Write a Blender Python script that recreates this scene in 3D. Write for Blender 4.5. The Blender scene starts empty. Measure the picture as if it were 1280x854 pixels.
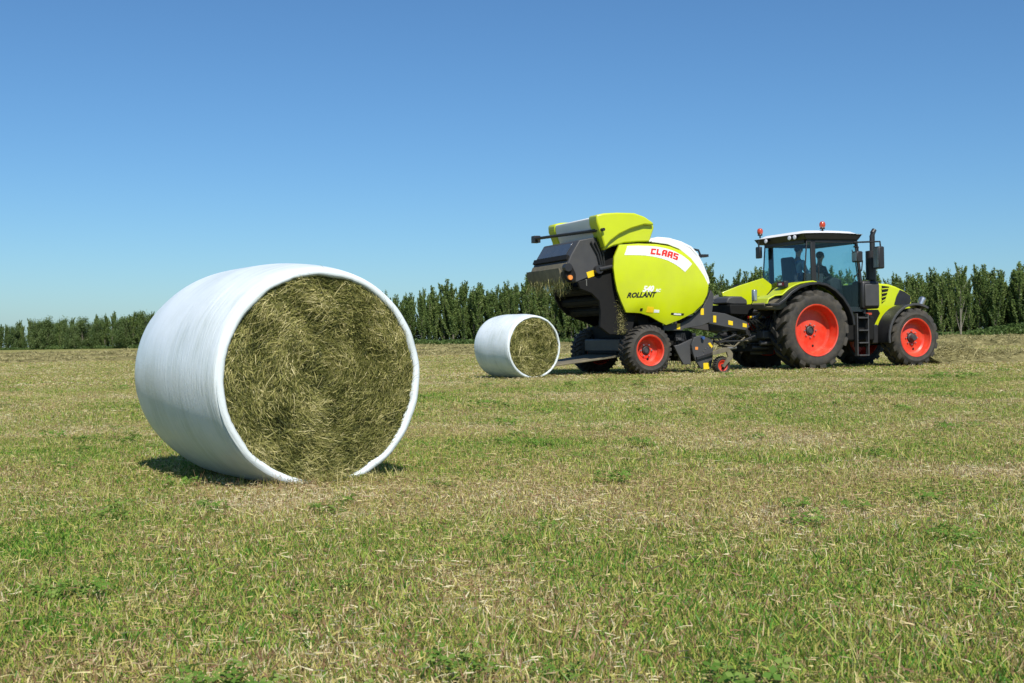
import bpy, bmesh, math, random
import numpy as np
from mathutils import Vector, Matrix, noise
R_ = math.radians
random.seed(7); rng = np.random.default_rng(7)
scene = bpy.context.scene
COL = scene.collection

# ------------------------------------------------------------------ camera
F_PX = 1500.0; YH = 423.0                      # focal length and horizon of the 1280 x 854 photo
cam_d = bpy.data.cameras.new('camera'); cam = bpy.data.objects.new('camera', cam_d); COL.objects.link(cam)
cam.location = (0, 0, 0); cam.rotation_euler = (R_(90), 0, 0)
cam_d.sensor_width = 36; cam_d.lens = F_PX / 1280 * 36
cam_d.shift_y = -(427 - YH) / 1280
cam_d.clip_start = .1; cam_d.clip_end = 9000
cam_d.dof.use_dof = True; cam_d.dof.focus_distance = 8.0; cam_d.dof.aperture_fstop = 11
scene.camera = cam

# ------------------------------------------------------------------ light
SUN_EL, SUN_PSI = R_(50), R_(15)               # psi: how far right of straight behind the camera
sdir = Vector((math.sin(SUN_PSI) * math.cos(SUN_EL), -math.cos(SUN_PSI) * math.cos(SUN_EL), math.sin(SUN_EL)))
world = bpy.data.worlds.new('World'); scene.world = world; world.use_nodes = True
wn = world.node_tree; wn.nodes.clear()
sky = wn.nodes.new('ShaderNodeTexSky'); sky.sky_type = 'NISHITA'; sky.sun_disc = False
sky.sun_elevation = SUN_EL; sky.sun_rotation = math.atan2(sdir.x, sdir.y)
sky.air_density = 1.0; sky.dust_density = 0.4; sky.ozone_density = 10; sky.altitude = 0
bg = wn.nodes.new('ShaderNodeBackground'); bg.inputs[1].default_value = .090
wo = wn.nodes.new('ShaderNodeOutputWorld')
tint = wn.nodes.new('ShaderNodeMix'); tint.data_type = 'RGBA'; tint.blend_type = 'MULTIPLY'; tint.inputs[0].default_value = 1
tint.inputs[7].default_value = (.86, 1.03, 1.045, 1)              # clear northern summer air: a little less red
wn.links.new(sky.outputs[0], tint.inputs[6]); wn.links.new(tint.outputs[2], bg.inputs[0]); wn.links.new(bg.outputs[0], wo.inputs[0])
sun_d = bpy.data.lights.new('sun', 'SUN'); sun_d.energy = 4.9; sun_d.angle = R_(.53); sun_d.color = (1, .95, .87)
sun = bpy.data.objects.new('sun', sun_d); COL.objects.link(sun)
sun.rotation_euler = sdir.to_track_quat('Z', 'Y').to_euler()
scene.view_settings.view_transform = 'Standard'; scene.view_settings.look = 'None'
scene.view_settings.exposure = 0.25; scene.view_settings.gamma = 1
scene.cycles.max_bounces = 8; scene.cycles.transparent_max_bounces = 16
scene.cycles.use_denoising = True

# ------------------------------------------------------------------ ground and frames
SLOPE = .018
def gz(x, y=0): return -.83 + SLOPE * x

ALPHA = R_(23)
FV = Vector((math.cos(ALPHA), math.sin(ALPHA), SLOPE * math.cos(ALPHA))).normalized()
LV = Vector((-math.sin(ALPHA), math.cos(ALPHA), -SLOPE * math.sin(ALPHA))); LV = (LV - FV * LV.dot(FV)).normalized()
UV_ = FV.cross(LV)
O0 = Vector((6.87, 27.07, gz(6.87)))
ROT = Matrix((FV, LV, UV_)).transposed()
S0 = 0.0                                        # offset of the vehicle being built along the heading
def P(px, py, w):
    """a point of the side elevation at lateral depth w, as (along, up) of the vehicle"""
    d = Vector(((px - 640) / F_PX, 1, -(py - YH) / F_PX))
    t = (O0 + LV * w).dot(LV) / d.dot(LV)
    q = d * t - O0
    return (q.dot(FV) - S0, q.dot(UV_))
def z1(pts, w): return [P(640 + a / 3.557, 250 + b / 3.557, w) for a, b in pts]
def z2(pts, w): return [P(840 + a / 3.556, 260 + b / 3.556, w) for a, b in pts]
def z6(pts, w): return [P(820 + a / 7.114, 360 + b / 7.114, w) for a, b in pts]
def z8(pts, w): return [P(1050 + a / 4.27, 270 + b / 4.27, w) for a, b in pts]

# ------------------------------------------------------------------ materials
def nt(name):
    m = bpy.data.materials.new(name); m.use_nodes = True
    n = m.node_tree; b = n.nodes['Principled BSDF']
    return m, n, b
def N(n, t, **kw):
    x = n.nodes.new(t)
    for k, v in kw.items(): setattr(x, k, v)
    return x
def ramp(n, fac, stops):
    r = N(n, 'ShaderNodeValToRGB'); e = r.color_ramp.elements
    while len(e) < len(stops): e.new(.5)
    for el, (p, c) in zip(e, stops): el.position = p; el.color = (*c, 1)
    n.links.new(fac, r.inputs[0]); return r.outputs[0]
def mat(name, col, rough=.5, metal=0, spec=.5, var=.12, dust=0, bump=0, scale=6, coat=0, dustcol=(.30, .25, .15)):
    m, n, b = nt(name)
    tc = N(n, 'ShaderNodeTexCoord')
    no = N(n, 'ShaderNodeTexNoise'); no.inputs['Scale'].default_value = scale; no.inputs['Detail'].default_value = 6
    n.links.new(tc.outputs['Object'], no.inputs['Vector'])
    c0 = tuple(x * (1 - var) for x in col); c1 = tuple(min(1, x * (1 + var)) for x in col)
    c = ramp(n, no.outputs[0], [(.3, c0), (.7, c1)])
    if dust > 0:
        no2 = N(n, 'ShaderNodeTexNoise'); no2.inputs['Scale'].default_value = scale * .6; no2.inputs['Detail'].default_value = 8
        no2.inputs['Roughness'].default_value = .7
        n.links.new(tc.outputs['Object'], no2.inputs['Vector'])
        f = ramp(n, no2.outputs[0], [(.5 - .25 * dust, (0, 0, 0)), (.85, (dust, dust, dust))])
        mx = N(n, 'ShaderNodeMix', data_type='RGBA'); n.links.new(f, mx.inputs[0]); n.links.new(c, mx.inputs[6])
        mx.inputs[7].default_value = (*dustcol, 1); c = mx.outputs[2]
        rr = N(n, 'ShaderNodeMapRange'); n.links.new(f, rr.inputs[0]); rr.inputs[3].default_value = rough; rr.inputs[4].default_value = .9
        n.links.new(rr.outputs[0], b.inputs['Roughness'])
    else: b.inputs['Roughness'].default_value = rough
    n.links.new(c, b.inputs['Base Color'])
    b.inputs['Metallic'].default_value = metal; b.inputs['Specular IOR Level'].default_value = spec
    b.inputs['Coat Weight'].default_value = coat; b.inputs['Coat Roughness'].default_value = .12
    if bump:
        bu = N(n, 'ShaderNodeBump'); bu.inputs['Strength'].default_value = bump; bu.inputs['Distance'].default_value = .02
        n.links.new(no.outputs[0], bu.inputs['Height']); n.links.new(bu.outputs[0], b.inputs['Normal'])
    return m
M = {}
M['lime'] = mat('lime_paint', (.51, .59, .003), .36, var=.05, dust=.22, coat=.3, scale=2)
M['white'] = mat('white_paint', (.78, .78, .76), .4, var=.04, dust=.12, scale=2)
M['red'] = mat('red_paint', (.66, .032, .009), .4, var=.08, dust=.35, coat=.2)
M['red_letter'] = mat('red_lettering', (.6, .02, .01), .45, var=.03)
M['black_letter'] = mat('black_lettering', (.012, .012, .012), .45)
M['rubber'] = mat('tyre_rubber', (.028, .028, .028), .75, spec=.3, dust=.6, bump=.3, scale=7, dustcol=(.14, .115, .075))
M['rubber_dusty'] = mat('tyre_rubber_dusty', (.035, .033, .03), .8, spec=.3, dust=.6, bump=.3, scale=9, dustcol=(.15, .12, .075))
M['black'] = mat('black_plastic', (.018, .018, .02), .45, dust=.15, scale=5, dustcol=(.08, .07, .05))
M['dark'] = mat('dark_metal', (.007, .007, .007), .75, spec=.25, dust=.25, scale=8, dustcol=(.025, .022, .014))
M['grey'] = mat('charcoal_metal', (.046, .046, .048), .55, dust=.25, scale=4, dustcol=(.12, .11, .08))
M['greyl'] = mat('grey_metal', (.16, .16, .155), .45, metal=.4, dust=.4, scale=5)
M['dusty'] = mat('dusty_metal', (.08, .074, .055), .75, dust=.9, scale=7, dustcol=(.26, .22, .13))
M['gloss'] = mat('smoked_window', (.045, .055, .07), .18, dust=.4, scale=3, dustcol=(.12, .12, .11))
M['steel'] = mat('bright_steel', (.55, .55, .55), .3, metal=.9)
M['yellow'] = mat('yellow_sticker', (.80, .55, .01), .5, var=.03)
M['orange'] = mat('orange_lens', (.42, .05, .018), .15, coat=.5)
M['amber'] = mat('orange_sticker', (.75, .25, .05), .4)
M['lamp'] = mat('lamp_glass', (.75, .75, .78), .12, spec=.8)
M['redlens'] = mat('red_lens', (.18, .008, .008), .2)
M['hose'] = mat('hose_rubber', (.02, .02, .02), .5)
M['bluehose'] = mat('blue_coupling', (.03, .08, .25), .5)
M['skin'] = mat('skin', (.42, .24, .17), .5, var=.05)
M['shirt'] = mat('blue_grey_shirt', (.20, .27, .36), .85)
M['darkshirt'] = mat('dark_jacket', (.05, .06, .08), .85)
M['jeans'] = mat('dark_trousers', (.03, .04, .07), .9)
M['hair'] = mat('dark_hair', (.018, .014, .012), .7)
M['paper'] = mat('white_cloth', (.75, .75, .72), .8)
M['seatm'] = mat('seat_fabric', (.03, .03, .035), .9)

def glass_mat():
    m = bpy.data.materials.new('tinted_glass'); m.use_nodes = True; n = m.node_tree; n.nodes.clear()
    o = N(n, 'ShaderNodeOutputMaterial'); t = N(n, 'ShaderNodeBsdfTransparent'); t.inputs[0].default_value = (.80, .91, .925, 1)
    g = N(n, 'ShaderNodeBsdfGlossy'); g.inputs['Roughness'].default_value = .03
    lw = N(n, 'ShaderNodeLayerWeight'); pw = N(n, 'ShaderNodeMath', operation='POWER'); n.links.new(lw.outputs['Facing'], pw.inputs[0]); pw.inputs[1].default_value = 3.5
    fr = N(n, 'ShaderNodeMath', operation='MULTIPLY_ADD'); n.links.new(pw.outputs[0], fr.inputs[0]); fr.inputs[1].default_value = .6; fr.inputs[2].default_value = .025
    mx = N(n, 'ShaderNodeMixShader'); n.links.new(fr.outputs[0], mx.inputs[0]); n.links.new(t.outputs[0], mx.inputs[1]); n.links.new(g.outputs[0], mx.inputs[2])
    n.links.new(mx.outputs[0], o.inputs[0]); return m
M['glass'] = glass_mat()

def foliage_mat(name, stops, transl=.35, attr='tone', nscale=.5, namp=.5):
    m = bpy.data.materials.new(name); m.use_nodes = True; n = m.node_tree; n.nodes.clear()
    o = N(n, 'ShaderNodeOutputMaterial')
    at = N(n, 'ShaderNodeAttribute', attribute_name=attr)
    geo = N(n, 'ShaderNodeNewGeometry')
    no = N(n, 'ShaderNodeTexNoise'); no.inputs['Scale'].default_value = nscale; no.inputs['Detail'].default_value = 5; no.inputs['Roughness'].default_value = .62
    n.links.new(geo.outputs['Position'], no.inputs['Vector'])
    ma = N(n, 'ShaderNodeMath', operation='MULTIPLY_ADD'); n.links.new(no.outputs[0], ma.inputs[0]); ma.inputs[1].default_value = namp * 2; ma.inputs[2].default_value = -namp
    ad = N(n, 'ShaderNodeMath', operation='ADD'); n.links.new(at.outputs['Fac'], ad.inputs[0]); n.links.new(ma.outputs[0], ad.inputs[1])
    c = ramp(n, ad.outputs[0], stops)
    d = N(n, 'ShaderNodeBsdfDiffuse'); t = N(n, 'ShaderNodeBsdfTranslucent'); g = N(n, 'ShaderNodeBsdfGlossy'); g.inputs['Roughness'].default_value = .45
    n.links.new(c, d.inputs[0]); n.links.new(c, t.inputs[0])
    m1 = N(n, 'ShaderNodeMixShader'); m1.inputs[0].default_value = transl; n.links.new(d.outputs[0], m1.inputs[1]); n.links.new(t.outputs[0], m1.inputs[2])
    m2 = N(n, 'ShaderNodeMixShader'); m2.inputs[0].default_value = .012; n.links.new(m1.outputs[0], m2.inputs[1]); n.links.new(g.outputs[0], m2.inputs[2])
    n.links.new(m2.outputs[0], o.inputs[0]); return m
GRASS = [(.0, (.060, .18, .022)), (.18, (.135, .30, .036)), (.34, (.34, .44, .070)), (.48, (.52, .47, .13)), (.57, (.20, .13, .065)), (.62, (.66, .56, .21)), (.70, (.76, .67, .33)), (.77, (.25, .13, .075)), (.85, (.38, .23, .14)), (.92, (.68, .54, .31)), (1.0, (.80, .72, .47))]
M['grass'] = foliage_mat('field_grass', GRASS, .34, nscale=.6, namp=.5)
M['clover'] = foliage_mat('clover_leaf', [(0, (.09, .19, .03)), (.5, (.15, .27, .045)), (1, (.27, .36, .09))], .4, nscale=3, namp=.2)
M['hay'] = foliage_mat('hay_stalks', [(0, (.024, .030, .009)), (.28, (.11, .12, .030)), (.5, (.26, .255, .070)), (.75, (.47, .42, .165)), (1, (.72, .64, .33))], .12, nscale=12, namp=.5)
M['windrow'] = foliage_mat('cut_hay', [(0, (.10, .095, .04)), (.4, (.24, .215, .095)), (.8, (.42, .375, .18)), (1, (.56, .50, .28))], .15, nscale=2, namp=.3)
M['poplar'] = foliage_mat('poplar_leaves', [(0, (.07, .12, .036)), (.45, (.135, .205, .058)), (.8, (.23, .30, .09)), (1, (.32, .37, .14))], .42, nscale=.12, namp=.35)
M['oakleaf'] = foliage_mat('broadleaf_leaves', [(0, (.075, .125, .042)), (.5, (.13, .19, .062)), (1, (.21, .27, .10))], .42, nscale=.06, namp=.35)
M['bark'] = mat('bark', (.14, .12, .09), .9, bump=.5, scale=12, var=.4)
M['palebark'] = mat('pale_bark', (.20, .185, .145), .9, bump=.4, scale=10, var=.3)

def ground_mat():
    m, n, b = nt('stubble_field')
    geo = N(n, 'ShaderNodeNewGeometry')
    def nz(sc, det=8, rough=.65):
        x = N(n, 'ShaderNodeTexNoise'); x.inputs['Scale'].default_value = sc; x.inputs['Detail'].default_value = det; x.inputs['Roughness'].default_value = rough
        n.links.new(geo.outputs['Position'], x.inputs['Vector']); return x.outputs[0]
    a = nz(.12); f = nz(22, 8, .8)
    ad = N(n, 'ShaderNodeMath', operation='MULTIPLY_ADD'); n.links.new(f, ad.inputs[0]); ad.inputs[1].default_value = .8
    m2 = N(n, 'ShaderNodeMath', operation='MULTIPLY_ADD'); n.links.new(a, m2.inputs[0]); m2.inputs[1].default_value = .75; m2.inputs[2].default_value = -.28
    n.links.new(m2.outputs[0], ad.inputs[2])
    c = ramp(n, ad.outputs[0], [(.2, (.05, .06, .016)), (.42, (.16, .17, .045)), (.58, (.30, .26, .10)), (.8, (.55, .49, .20))])
    n.links.new(c, b.inputs['Base Color']); b.inputs['Roughness'].default_value = .95; b.inputs['Specular IOR Level'].default_value = .1
    bu = N(n, 'ShaderNodeBump'); bu.inputs['Strength'].default_value = .8; bu.inputs['Distance'].default_value = .05
    n.links.new(f, bu.inputs['Height']); n.links.new(bu.outputs[0], b.inputs['Normal'])
    return m
M['ground'] = ground_mat()

def wrap_mat():
    m, n, b = nt('bale_film')
    tc = N(n, 'ShaderNodeTexCoord'); sp = N(n, 'ShaderNodeSeparateXYZ'); n.links.new(tc.outputs['Object'], sp.inputs[0])
    at = N(n, 'ShaderNodeMath', operation='ARCTAN2'); n.links.new(sp.outputs[2], at.inputs[0]); n.links.new(sp.outputs[0], at.inputs[1])
    def cyl(ky, ka, det=6):
        cb = N(n, 'ShaderNodeCombineXYZ')
        a = N(n, 'ShaderNodeMath', operation='MULTIPLY'); n.links.new(sp.outputs[1], a.inputs[0]); a.inputs[1].default_value = ky
        c = N(n, 'ShaderNodeMath', operation='MULTIPLY'); n.links.new(at.outputs[0], c.inputs[0]); c.inputs[1].default_value = ka
        n.links.new(a.outputs[0], cb.inputs[0]); n.links.new(c.outputs[0], cb.inputs[1])
        x = N(n, 'ShaderNodeTexNoise'); x.inputs['Scale'].default_value = 1; x.inputs['Detail'].default_value = det; x.inputs['Roughness'].default_value = .6
        n.links.new(cb.outputs[0], x.inputs['Vector']); return x.outputs[0]
    streak = cyl(26, 1.6); broad = cyl(3, 2.2); fine = cyl(90, 9)
    # greenish streaks where the hay shows through thin film
    s = ramp(n, streak, [(.42, (1, 1, 1)), (.72, (0, 0, 0))]); g = ramp(n, broad, [(.40, (1, 1, 1)), (.62, (.0, .0, .0))])
    mm = N(n, 'ShaderNodeMath', operation='MULTIPLY'); n.links.new(s, mm.inputs[0]); n.links.new(g, mm.inputs[1])
    m3 = N(n, 'ShaderNodeMath', operation='MULTIPLY'); n.links.new(mm.outputs[0], m3.inputs[0]); m3.inputs[1].default_value = .5
    mx = N(n, 'ShaderNodeMix', data_type='RGBA'); n.links.new(m3.outputs[0], mx.inputs[0])
    mx.inputs[6].default_value = (.76, .82, .845, 1); mx.inputs[7].default_value = (.44, .50, .44, 1)
    n.links.new(mx.outputs[2], b.inputs['Base Color'])
    b.inputs['Roughness'].default_value = .30; b.inputs['Specular IOR Level'].default_value = .45
    ad = N(n, 'ShaderNodeMath', operation='ADD'); n.links.new(streak, ad.inputs[0]); n.links.new(fine, ad.inputs[1])
    bu = N(n, 'ShaderNodeBump'); bu.inputs['Strength'].default_value = .35; bu.inputs['Distance'].default_value = .014
    n.links.new(ad.outputs[0], bu.inputs['Height']); n.links.new(bu.outputs[0], b.inputs['Normal'])
    return m
M['film'] = wrap_mat()

# ------------------------------------------------------------------ mesh helpers
def tag(o, label=None, cat=None, group=None, kind=None):
    if label: o['label'] = label
    if cat: o['category'] = cat
    if group: o['group'] = group
    if kind: o['kind'] = kind
    return o
def empty(name, loc=None, parent=None, mw=None):
    o = bpy.data.objects.new(name, None); COL.objects.link(o); o.empty_display_size = .2
    if mw is not None: o.matrix_world = mw
    elif loc is not None: o.location = loc
    if parent: o.parent = parent
    return o
class MB:
    def __init__(s): s.v = []; s.f = []; s.a = None
    def add(s, vs, fs):
        k = len(s.v); s.v += [tuple(x) for x in vs]; s.f += [tuple(i + k for i in f) for f in fs]; return s
    def box(s, x0, x1, y0, y1, z0, z1):
        return s.add([(x0, y0, z0), (x1, y0, z0), (x1, y1, z0), (x0, y1, z0), (x0, y0, z1), (x1, y0, z1), (x1, y1, z1), (x0, y1, z1)],
                     [(0, 3, 2, 1), (4, 5, 6, 7), (0, 1, 5, 4), (1, 2, 6, 5), (2, 3, 7, 6), (3, 0, 4, 7)])
    def prism(s, prof, w0, w1):
        """side profile (along, up) extruded from lateral w0 to w1"""
        ar = sum(prof[i][0] * prof[(i + 1) % len(prof)][1] - prof[(i + 1) % len(prof)][0] * prof[i][1] for i in range(len(prof)))
        if ar < 0: prof = prof[::-1]
        n = len(prof)
        vs = [(a, w0, b) for a, b in prof] + [(a, w1, b) for a, b in prof]
        fs = [tuple(range(n)), tuple(range(2 * n - 1, n - 1, -1))] + [(i, i + n, (i + 1) % n + n, (i + 1) % n) for i in range(n)]
        return s.add(vs, fs)
    def loft(s, A, B):
        """closed polygons A and B (3D, same count) joined with caps"""
        n = len(A)
        return s.add(list(A) + list(B), [tuple(range(n)), tuple(range(2 * n - 1, n - 1, -1))] + [(i, i + n, (i + 1) % n + n, (i + 1) % n) for i in range(n)])
    def sheet(s, prof, w0, w1, t):
        """open profile swept across as a sheet of thickness t (inwards)"""
        n = len(prof); inn = []
        for i in range(n):
            a = Vector(prof[max(0, i - 1)]); b = Vector(prof[min(n - 1, i + 1)]); d = (b - a).normalized()
            inn.append((prof[i][0] + d.y * t, prof[i][1] - d.x * t))
        for i in range(n - 1):
            A = [(prof[i][0], w0, prof[i][1]), (prof[i + 1][0], w0, prof[i + 1][1]), (inn[i + 1][0], w0, inn[i + 1][1]), (inn[i][0], w0, inn[i][1])]
            B = [(x, w1, z) for x, _, z in A]
            k = len(s.v); s.v += A + B
            fs = [(0, 1, 2, 3), (7, 6, 5, 4), (0, 4, 5, 1), (2, 6, 7, 3)]
            if i == 0: fs.append((3, 7, 4, 0))
            if i == n - 2: fs.append((1, 5, 6, 2))
            s.f += [tuple(j + k for j in f) for f in fs]
        return s
    def tube(s, pts, r, n=8, cap=True):
        pts = [Vector(p) for p in pts]; rs = r if isinstance(r, (list, tuple)) else [r] * len(pts)
        k = len(s.v); up = Vector((.13, .31, .94))
        for i, p in enumerate(pts):
            d = (pts[min(i + 1, len(pts) - 1)] - pts[max(i - 1, 0)]).normalized()
            a = d.cross(up)
            if a.length < .05: a = d.cross(Vector((1, 0, 0)))
            a.normalize(); b = d.cross(a)
            for j in range(n):
                t = 2 * math.pi * j / n; s.v.append(tuple(p + (a * math.cos(t) + b * math.sin(t)) * rs[i]))
        for i in range(len(pts) - 1):
            for j in range(n):
                s.f.append((k + i * n + j, k + i * n + (j + 1) % n, k + (i + 1) * n + (j + 1) % n, k + (i + 1) * n + j))
        if cap:
            s.f.append(tuple(k + j for j in range(n))[::-1]); e = k + (len(pts) - 1) * n; s.f.append(tuple(e + j for j in range(n)))
        return s
    def lathe(s, prof, c, n=48, axis='y', arc=None):
        """prof: (radius, lateral) list around the lateral axis through c"""
        k = len(s.v); m = len(prof)
        for i in range(n):
            t = 2 * math.pi * i / n; ct, st = math.cos(t), math.sin(t)
            for r, w in prof:
                if axis == 'y': s.v.append((c[0] + r * ct, c[1] + w, c[2] + r * st))
                else: s.v.append((c[0] + r * ct, c[1] + r * st, c[2] + w))
        for i in range(n):
            for j in range(m - 1):
                a = k + i * m + j; b = k + ((i + 1) % n) * m + j
                s.f.append((a, a + 1, b + 1, b))
        return s
    def ball(s, c, r, sc=(1, 1, 1), n=16, m=10):
        k = len(s.v)
        for i in range(m + 1):
            ph = math.pi * i / m
            for j in range(n):
                t = 2 * math.pi * j / n
                s.v.append((c[0] + r * sc[0] * math.sin(ph) * math.cos(t), c[1] + r * sc[1] * math.sin(ph) * math.sin(t), c[2] + r * sc[2] * math.cos(ph)))
        for i in range(m):
            for j in range(n):
                s.f.append((k + i * n + j, k + (i + 1) * n + j, k + (i + 1) * n + (j + 1) % n, k + i * n + (j + 1) % n))
        return s
    def build(s, name, m, parent=None, bevel=0, smooth=35, fix=True):
        me = bpy.data.meshes.new(name); me.from_pydata(s.v, [], s.f)
        if fix:
            bm = bmesh.new(); bm.from_mesh(me); bmesh.ops.remove_doubles(bm, verts=bm.verts, dist=1e-5)
            bmesh.ops.recalc_face_normals(bm, faces=bm.faces); bm.to_mesh(me); bm.free()
        me.materials.append(m if not isinstance(m, str) else M[m])
        me.polygons.foreach_set('use_smooth', [True] * len(me.polygons))
        try: me.set_sharp_from_angle(angle=R_(smooth))
        except Exception: pass
        o = bpy.data.objects.new(name, me); COL.objects.link(o)
        if parent: o.parent = parent
        if bevel:
            b = o.modifiers.new('b', 'BEVEL'); b.width = bevel; b.segments = 2; b.limit_method = 'ANGLE'; b.angle_limit = R_(35)
        return o

def fastmesh(name, V, Fq, tone=None, m=None, parent=None, link=True, nside=4):
    """V (n,3), Fq (k,nside) numpy -> object, with a per-face float attribute 'tone'"""
    me = bpy.data.meshes.new(name); me.vertices.add(len(V)); me.vertices.foreach_set('co', np.asarray(V, dtype=np.float32).ravel())
    k = len(Fq); me.loops.add(k * nside); me.loops.foreach_set('vertex_index', np.asarray(Fq, dtype=np.int32).ravel())
    me.polygons.add(k); me.polygons.foreach_set('loop_start', np.arange(0, k * nside, nside, dtype=np.int32))
    me.polygons.foreach_set('loop_total', np.full(k, nside, dtype=np.int32))
    me.update(calc_edges=True)
    if tone is not None:
        a = me.attributes.new('tone', 'FLOAT', 'FACE'); a.data.foreach_set('value', np.asarray(tone, dtype=np.float32))
    me.materials.append(M[m] if isinstance(m, str) else m)
    me.validate()
    o = bpy.data.objects.new(name, me)
    if link: COL.objects.link(o)
    if parent: o.parent = parent
    return o

def blades(base, direc, length, width, bend, segs=2, side=None):
    """ribbons: arrays; returns V, F, index of blade per face. tapering blades that bend sideways/down"""
    n = len(base); d = direc / np.linalg.norm(direc, axis=1, keepdims=True)
    if side is None:
        r = rng.normal(size=(n, 3)); side = np.cross(d, r)
    side = side / np.linalg.norm(side, axis=1, keepdims=True)
    V = []; 
    for i in range(segs + 1):
        t = i / segs
        c = base + d * (length * t)[:, None] + bend * (t * t)
        w = (width * (1 - .75 * t ** 1.5) / 2)[:, None]
        V.append(c - side * w); V.append(c + side * w)
    V = np.stack(V, 1).reshape(-1, 3)
    k = 2 * (segs + 1); b = np.arange(n)[:, None, None] * k
    f = np.array([[2 * i, 2 * i + 1, 2 * i + 3, 2 * i + 2] for i in range(segs)])[None]
    return V, (b + f).reshape(-1, 4), np.repeat(np.arange(n), segs)

#@STRUCTURE
# ------------------------------------------------------------------ the field
def build_ground():
    xs = np.concatenate([[-3000, -1200, -600, -300, -150, -80], np.arange(-40, 41, 5), [80, 150, 300, 600, 1200, 3000]])
    ys = np.concatenate([[-200, -60, -20], np.arange(-5, 81, 5), [120, 200, 400, 800, 1600, 5000]])
    V = [(x, y, gz(x, y)) for y in ys for x in xs]; w = len(xs)
    Fq = [(j * w + i, j * w + i + 1, (j + 1) * w + i + 1, (j + 1) * w + i) for j in range(len(ys) - 1) for i in range(w - 1)]
    b = MB(); b.add(V, Fq); o = b.build('ground', 'ground', fix=False); tag(o, kind='structure')
build_ground()

def hidden(objs, name):
    c = bpy.data.collections.new(name)
    for o in objs: c.objects.link(o)
    return c
def scatter(name, coll, pts, rot, scl, idx, label, cat, m=None):
    """one object that stands its tufts on the given points"""
    me = bpy.data.meshes.new(name); me.vertices.add(len(pts)); me.vertices.foreach_set('co', np.asarray(pts, dtype=np.float32).ravel())
    for nm, ty, arr, key in (('rot', 'FLOAT_VECTOR', rot, 'vector'), ('scl', 'FLOAT', scl, 'value'), ('idx', 'INT', idx, 'value')):
        a = me.attributes.new(nm, ty, 'POINT'); a.data.foreach_set(key, np.asarray(arr).ravel())
    o = bpy.data.objects.new(name, me); COL.objects.link(o)
    g = bpy.data.node_groups.new(name, 'GeometryNodeTree')
    g.interface.new_socket('Geometry', in_out='INPUT', socket_type='NodeSocketGeometry'); g.interface.new_socket('Geometry', in_out='OUTPUT', socket_type='NodeSocketGeometry')
    gi = g.nodes.new('NodeGroupInput'); go = g.nodes.new('NodeGroupOutput'); ci = g.nodes.new('GeometryNodeCollectionInfo')
    ci.inputs[0].default_value = coll; ci.inputs[1].default_value = True; ci.inputs[2].default_value = True
    ip = g.nodes.new('GeometryNodeInstanceOnPoints'); ip.inputs['Pick Instance'].default_value = True
    def na(nm, ty):
        x = g.nodes.new('GeometryNodeInputNamedAttribute'); x.data_type = ty; x.inputs[0].default_value = nm; return x.outputs[0]
    g.links.new(gi.outputs[0], ip.inputs['Points']); g.links.new(ci.outputs[0], ip.inputs['Instance'])
    g.links.new(na('idx', 'INT'), ip.inputs['Instance Index']); g.links.new(na('rot', 'FLOAT_VECTOR'), ip.inputs['Rotation']); g.links.new(na('scl', 'FLOAT'), ip.inputs['Scale'])
    g.links.new(ip.outputs[0], go.inputs[0])
    md = o.modifiers.new('scatter', 'NODES'); md.node_group = g
    tag(o, label, cat, kind='stuff'); return o

def tuft(kind, wmul=1.0, rad=.13, nb=60):
    """a patch of stubble, grass blades and fallen straw"""
    u = rng.uniform(0, 1, nb); a = rng.uniform(0, 2 * np.pi, nb); r = rad * np.sqrt(u)
    base = np.stack([r * np.cos(a), r * np.sin(a), np.full(nb, -.008)], 1)
    if kind == 'grass':
        L = rng.uniform(.012, .042, nb); d = rng.normal(0, .5, (nb, 3)); d[:, 2] = 1
        tone = rng.uniform(.0, .60, nb); W = rng.uniform(.0032, .0065, nb)
    elif kind == 'stub':
        L = rng.uniform(.012, .04, nb); d = rng.normal(0, .28, (nb, 3)); d[:, 2] = 1
        tone = rng.uniform(.35, 1.0, nb); W = rng.uniform(.0030, .0058, nb)
    elif kind == 'straw':
        L = rng.uniform(.012, .04, nb); d = rng.normal(0, 1, (nb, 3)); d[:, 2] = rng.uniform(-.02, .35, nb)
        tone = rng.uniform(.45, 1.0, nb); W = rng.uniform(.0018, .0038, nb); base[:, 2] = rng.uniform(.004, .04, nb)
    elif kind == 'tall':
        L = rng.uniform(.05, .11, nb); d = rng.normal(0, .35, (nb, 3)); d[:, 2] = 1
        tone = rng.uniform(.2, .8, nb); W = rng.uniform(.0018, .0038, nb)
    bend = rng.normal(0, .2, (nb, 3)) * L[:, None]; bend[:, 2] = -np.abs(bend[:, 2]) * .6
    V, Fq, bi = blades(base, d, L, W * wmul, bend, 2)
    return V, Fq, tone[bi]
def mixtuft(parts, name, m='grass'):
    Vs, Fs, Ts, k = [], [], [], 0
    for V, Fq, T in parts: Vs.append(V); Fs.append(Fq + k); Ts.append(T); k += len(V)
    return fastmesh(name, np.concatenate(Vs), np.concatenate(Fs), np.concatenate(Ts), m, link=False)
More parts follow.
